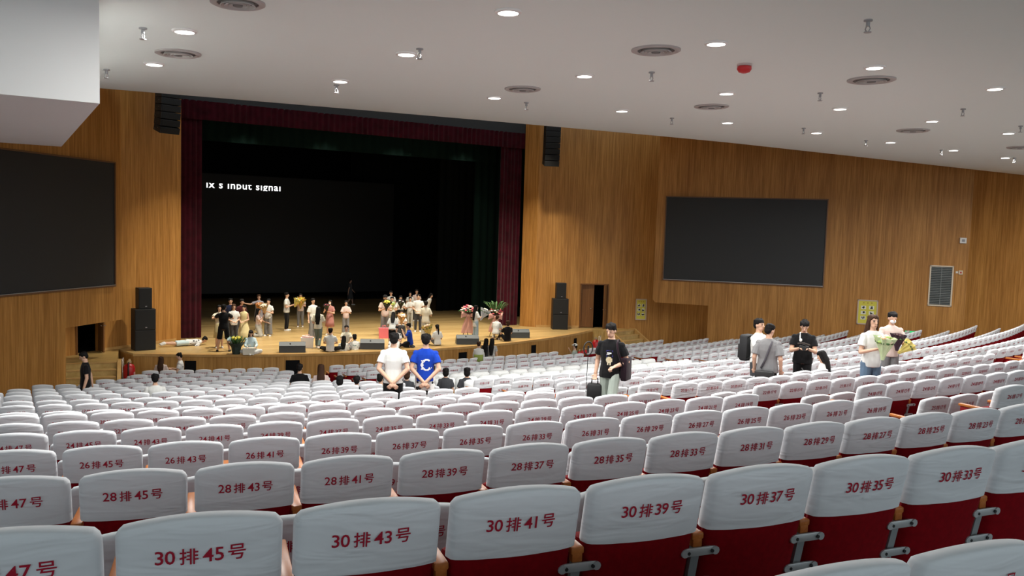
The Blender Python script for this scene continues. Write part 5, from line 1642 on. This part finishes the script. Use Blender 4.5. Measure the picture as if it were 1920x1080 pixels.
m = MB(); m.rbox((0, 0, .03), (.20, .08, .09), .012); m.rbox((0, 0, .095), (.07, .06, .04), .01); m.build('camera_body', SHOE_B, o)
m = MB(); m.tube([(0, .03, .03), (0, .15, .03)], .042, 12); m.build('camera_lens', M_SPKC, o, smooth=True, ang=40)
m = MB(); m.tube([(-.12, .02, .10), (0, .05, .14), (.13, .02, .12)], .018, 6); m.build('camera_strap', cloth('dark_strap', (.05, .04, .035)), o)
m = MB(); m.tube([b.T(.50) + Vector((.07, .02, .03)), b.T(.42) + Vector((.075, .115, 0)), b.T(.38) + Vector((.06, .125, 0))], .012, 6); m.ball(b.T(.38) + Vector((.06, .13, 0)), (.03, .014, .036), 10)
m.build('earphone', mat('white_plastic', (.8, .8, .8), .5), b.o, smooth=True)
b = ap('person with long dark hair sitting and looking at a phone', 1545, 659, 1.64, 282, 'sit', pxh=103, top=(WHITE_T, 'tee'), bottom=(DGREY_T, 'trousers'), hair=('straight', HAIR), fem=True, arms=('phone', 'phone'), voxel=.010, nod=22)
c = (b.hands[0] + b.hands[1]) / 2
o = thing('phone', c + Vector((0, 0, .0)), b.o.rotation_euler.z, 'black phone held by the seated long-haired one', 'phone')
m = MB(); m.rbox((0, .05, .05), (.075, .012, .15), .004, rot=(R_(-35), 0, 0)); m.build('phone_body', SHOE_B, o)
b = ap('person with long dark hair in white top and jeans hugging green bouquet', 1638, 592, 1.66, 148, pxh=128, top=(WHITE_T, 'tee'), bottom=(JEAN, 'trousers'), hair=('straight', HAIR_B), fem=True, arms=('hug', 'hug'), voxel=.009, face=True)
held(b, 'bouquet', 'large pale green wrapped bouquet hugged by the one in jeans', PAPER['green'], [FL['cream'], FL['peach'], FL['green']], .23, 18, dz=-.20, fw=.1, out=.03)
b = ap('person in pale T-shirt and white mask standing with dark bouquet', 1673, 586, 1.74, 158, pxh=133, top=(BEIGE_T, 'tee'), bottom=(GREY_T, 'wide'), arms=('hug', 'hug'), voxel=.009, mask=True, nod=14)
held(b, 'bouquet', 'dark plum bouquet held by the masked one in pale T-shirt', mat('paper_plum', (.03, .012, .022), .8), [FL['dark'], mat('petal_brown', (.07, .03, .025), .7)], .20, 18, dz=-.22, fw=.1, out=.02)
c = b.chest + AX_R * .10 + Vector((0, 0, -.32))
posy('bouquet', c, AX_R * .8 + Vector((0, 0, .6)), 'yellow wrapped bouquet resting beside the dark plum bouquet', PAPER['yellow'], [FL['yellow'], FL['cream']], .19, 12)
# ================================================================== PROPS ON AND AROUND THE STAGE
SATIN = mat('pink_satin', (.74, .40, .33), .5, sheen=.3)


def flower_stand(px, yb, H, label, greens, red=False):
    p = at_z(px, yb, STAGE_Z); d = p - EYE; rz = -math.atan2(d.x, d.y)
    o = thing('flower_stand', p, rz, label, 'flower stand', None)
    for k in range(3):
        a = k * 2.094 + .5
        g = MB(); g.tube([(.30 * math.cos(a), .30 * math.sin(a), 0.004), (.03 * math.cos(a), .03 * math.sin(a), H * .58)], .016, 6); g.build('stand_leg', mat('black_rod', (.015, .014, .014), .5), o)
    g = MB(); g.lathe([(.06, H * .52), (.16, H * .66), (.17, H * .70), (.05, H * .70)], 14); g.build('basket', mat('basket_brown', (.12, .05, .03), .8), o, smooth=True)
    rr = random.Random(int(px))
    for k in range(34):
        a = k * 2.4; q = math.sqrt((k + .5) / 34); r = .30 * q; z = H * .74 + .26 * (1 - q * q) + rr.uniform(-.03, .03)
        g = MB(); R = rr.uniform(.045, .062); c = Vector((r * 1.2 * math.cos(a), r * math.sin(a), z))
        for j in range(6):
            b_ = j * 1.047; g.ball(c + Vector((math.cos(b_) * R * .7, math.sin(b_) * R * .7, R * .2 * (j % 2))), (R * .55, R * .55, R * .4), 6)
        g.ball(c + Vector((0, 0, R * .3)), R * .4, 6)
        g.build('flower_head', [FL['pink'], FL['rose'], FL['peach']][k % 3] if k % 5 else FL['white'], o, smooth=True)
    for k in range(16 if not greens else 26):
        a = k * .73 + .2; g = MB()
        if greens: b0 = Vector((.10 * math.cos(a), .10 * math.sin(a), H * .74)); b1 = b0 + Vector((.34 * math.cos(a), .16 * math.sin(a), .30 + .22 * abs(math.sin(a * 1.7)))); b2 = b1 + Vector((.16 * math.cos(a), .06 * math.sin(a), .05))
        else: b0 = Vector((.12 * math.cos(a), .12 * math.sin(a), H * .72)); b1 = b0 + Vector((.24 * math.cos(a), .2 * math.sin(a), .08)); b2 = b1 + Vector((.12 * math.cos(a), .1 * math.sin(a), -.04))
        g.tube([b0, mix(b0, b1, .5), b1, b2], [.012, .045, .04, .004], 6, ell=[(1, .18)] * 4); g.build('leaf', LEAF, o, smooth=True)
    # satin bow and tails, facing the hall (-y)
    for s_ in (-1, 1):
        g = MB(); vs, fs = [], []
        for j in range(9):
            t = j / 8
            for i in range(5):
                u = i / 4 - .5
                vs.append((s_ * (.02 + .30 * math.sin(t * 2.2)) + u * .03, -.20 - .07 * math.sin(t * 3.1) + .03 * math.sin(i * 2.0), H * .64 + u * (.06 + .26 * math.sin(t * 2.4)) + .06 * math.sin(t * 3)))
        for j in range(8):
            for i in range(4): fs.append((j * 5 + i, j * 5 + i + 1, j * 5 + 6 + i, j * 5 + 5 + i))
        n = len(vs); vs += [(x, y + .012, z) for x, y, z in vs]; fs += [tuple(n + i for i in reversed(f)) for f in fs]
        g.add(vs, fs); g.build('bow_loop', SATIN, o, fix=False, smooth=True)
        g = MB(); vs, fs = [], []
        for j in range(9):
            t = j / 8
            for i in range(6):
                u = i / 5 - .5
                vs.append((s_ * (.03 + .13 * t) + u * (.07 + .26 * math.sin(min(1, t * 1.3) * 1.6)), -.21 + .04 * math.sin(i * 1.9 + t * 4), H * .64 - t * H * .48 + (.05 * abs(u) * 2 if j == 8 else 0)))
        for j in range(8):
            for i in range(5): fs.append((j * 6 + i, j * 6 + i + 1, j * 6 + 7 + i, j * 6 + 6 + i))
        n = len(vs); vs += [(x, y + .012, z) for x, y, z in vs]; fs += [tuple(n + i for i in reversed(f)) for f in fs]
        g.add(vs, fs); g.build('bow_tail', SATIN, o, fix=False, smooth=True)
    g = MB(); g.ball((0, -.24, H * .64), (.07, .06, .07), 10); g.build('bow_knot', SATIN, o, smooth=True)


flower_stand(877, 636, 1.72, 'tall stand of pink lilies with a pink satin bow on the stage', False)
flower_stand(928, 632, 1.50, 'flower stand with palm leaves over red flowers near the red curtain', True)


def gift_bag(px, yb, w, h, m, label, tis=None):
    p = at_z(px, yb, STAGE_Z); d = p - EYE; rz = -math.atan2(d.x, d.y)
    o = thing('gift_bag', p, rz, label, 'bag')
    g = MB(); g.box((0, 0, h / 2 + .003), (w, w * .5, h), taper=1.12); g.build('bag_body', m, o)
    for s_ in (-1, 1):
        g = MB(); g.tube([(-w * .2, s_ * w * .27, h * .97), (-w * .17, s_ * w * .28, h + .10), (w * .17, s_ * w * .28, h + .10), (w * .2, s_ * w * .27, h * .97)], .008, 6); g.build('bag_handle', tis or m, o)
    if tis:
        g = MB(); g.rbox((0, 0, h + .01), (w * .95, w * .45, .10), .03, rot=(0, .12, 0)); g.build('tissue_paper', tis, o)


gift_bag(576, 652, .46, .42, mat('white_gift_paper', (.78, .76, .74), .6), 'white gift bag with pink edges behind a wedge monitor', mat('pink_tissue', (.80, .50, .46), .7))
gift_bag(720, 634, .44, .46, mat('coral_gift_paper', (.72, .16, .20), .6), 'coral pink gift bag standing by the bending one')
gift_bag(466, 665, .40, .26, mat('cream_bag_cloth', (.70, .66, .56), .8), 'cream tote bag in front of the one sitting in pale blue')
p = at_z(443, 664, STAGE_Z)
o = thing('potted_bouquet', p, 0, 'dark green bouquet with yellow blooms standing on the stage front', 'bouquet')
g = MB(); g.lathe([(.14, .003), (.19, .28), (.30, .42), (.02, .40)], 12); g.build('dark_wrap', mat('dark_green_wrap', (.02, .035, .025), .7), o)
rr = random.Random(9)
for k in range(22):
    a = k * 2.4; r = .34 * math.sqrt((k + .5) / 22); g = MB(); b0 = Vector((.5 * r * math.cos(a), .5 * r * math.sin(a), .38)); b1 = Vector((1.2 * r * math.cos(a), 1.2 * r * math.sin(a), .56 + .16 * (1 - r)))
    g.tube([b0, mix(b0, b1, .6), b1], [.01, .06, .006], 6, ell=[(1, .2)] * 3); g.build('leaf', LEAF, o, smooth=True)
for k in range(6):
    a = k * 1.05; g = MB(); g.ball((.12 * math.cos(a), .12 * math.sin(a) - .05, .60 + .03 * (k % 2)), (.075, .075, .06), 8); g.build('flower_head', FL['yellow'], o, smooth=True)
g = MB(); g.tube([(-.12, -.05, .45), (-.30, -.1, .62)], [.02, .09], 10); g.build('pale_blue_ribbon', cloth('ribbon_blue', (.5, .66, .68)), o)

# fire extinguishers
RED_X = mat('extinguisher_red', (.42, .010, .015), .35, spec=.5)


def extinguisher(p, h, r, label, big=False, group=None):
    o = thing('fire_extinguisher', p, random.random() * 6, label, 'fire extinguisher', group)
    g = MB(); g.lathe([(r * .9, .01), (r, .04), (r, h * .78), (r * .8, h * .88), (r * .35, h * .94), (r * .35, h * .97)], 18); g.build('cylinder_body', RED_X, o, smooth=True, ang=45)
    g = MB(); g.lathe([(r * .4, h * .96), (r * .4, h * 1.04), (r * .2, h * 1.06)], 10); g.box((r * .5, 0, h * 1.06), (r * 1.3, r * .3, r * .2)); g.build('valve', mat('brass_valve', (.55, .42, .25), .4, metal=.6), o)
    g = MB(); g.tube([(0, 0, h), (-r * .9, 0, h * .98), (-r * 1.15, 0, h * .7), (-r * 1.12, 0, h * .35)], r * .12, 6); g.build('hose', SHOE_B, o, smooth=True)
    g = MB()
    N = 12; a0 = -2.2; vs, fs = [], []
    for j in range(N + 1):
        a = a0 + 1.3 * j / N
        for z in (h * .32, h * .62): vs.append((math.cos(a) * (r + .002), math.sin(a) * (r + .002), z))
    for j in range(N): fs.append((2 * j, 2 * j + 2, 2 * j + 3, 2 * j + 1))
    g.add(vs, fs); g.build('paper_label', mat('extinguisher_label', (.55, .25, .25), .6), o, fix=False)
    if big:
        g = MB(); g.tube([(-r * .8, r * .9, .1), (-r * .8, r * 1.05, h * 1.15), (r * .8, r * 1.05, h * 1.15), (r * .8, r * .9, .1)], .016, 6); g.build('trolley_frame', mat('trolley_grey', (.4, .36, .32), .4, metal=.4), o, smooth=True)
        for s_ in (-1, 1):
            g = MB(); g.lathe([(.001, -.03), (.12, -.03), (.12, .03), (.001, .03)], 14, M=Matrix.Translation((s_ * r * 1.2, r * .8, .12)) @ Matrix.Rotation(R_(90), 4, 'Y')); g.build('trolley_wheel', SHOE_B, o, smooth=True, ang=40)
    return o


c = at_y(242, 683, -38.9); c.z = FRONT_FLOOR
extinguisher(c, .92, .20, 'large red wheeled fire extinguisher beside the stage steps and speaker stack', True)
c = at_y(1118, 628, -39.4); c.z = FRONT_FLOOR
extinguisher(c, .95, .18, 'large red wheeled fire extinguisher at the far stage corner', True)
for k in range(5):
    c = at_y(1087 + k * 6, 646 - k * 1.6, -40.5 + .12 * k); c.z = FRONT_FLOOR
    extinguisher(c, .62, .075, 'small red fire extinguisher in the line beside the white cap', False, 'small fire extinguishers by the stage')
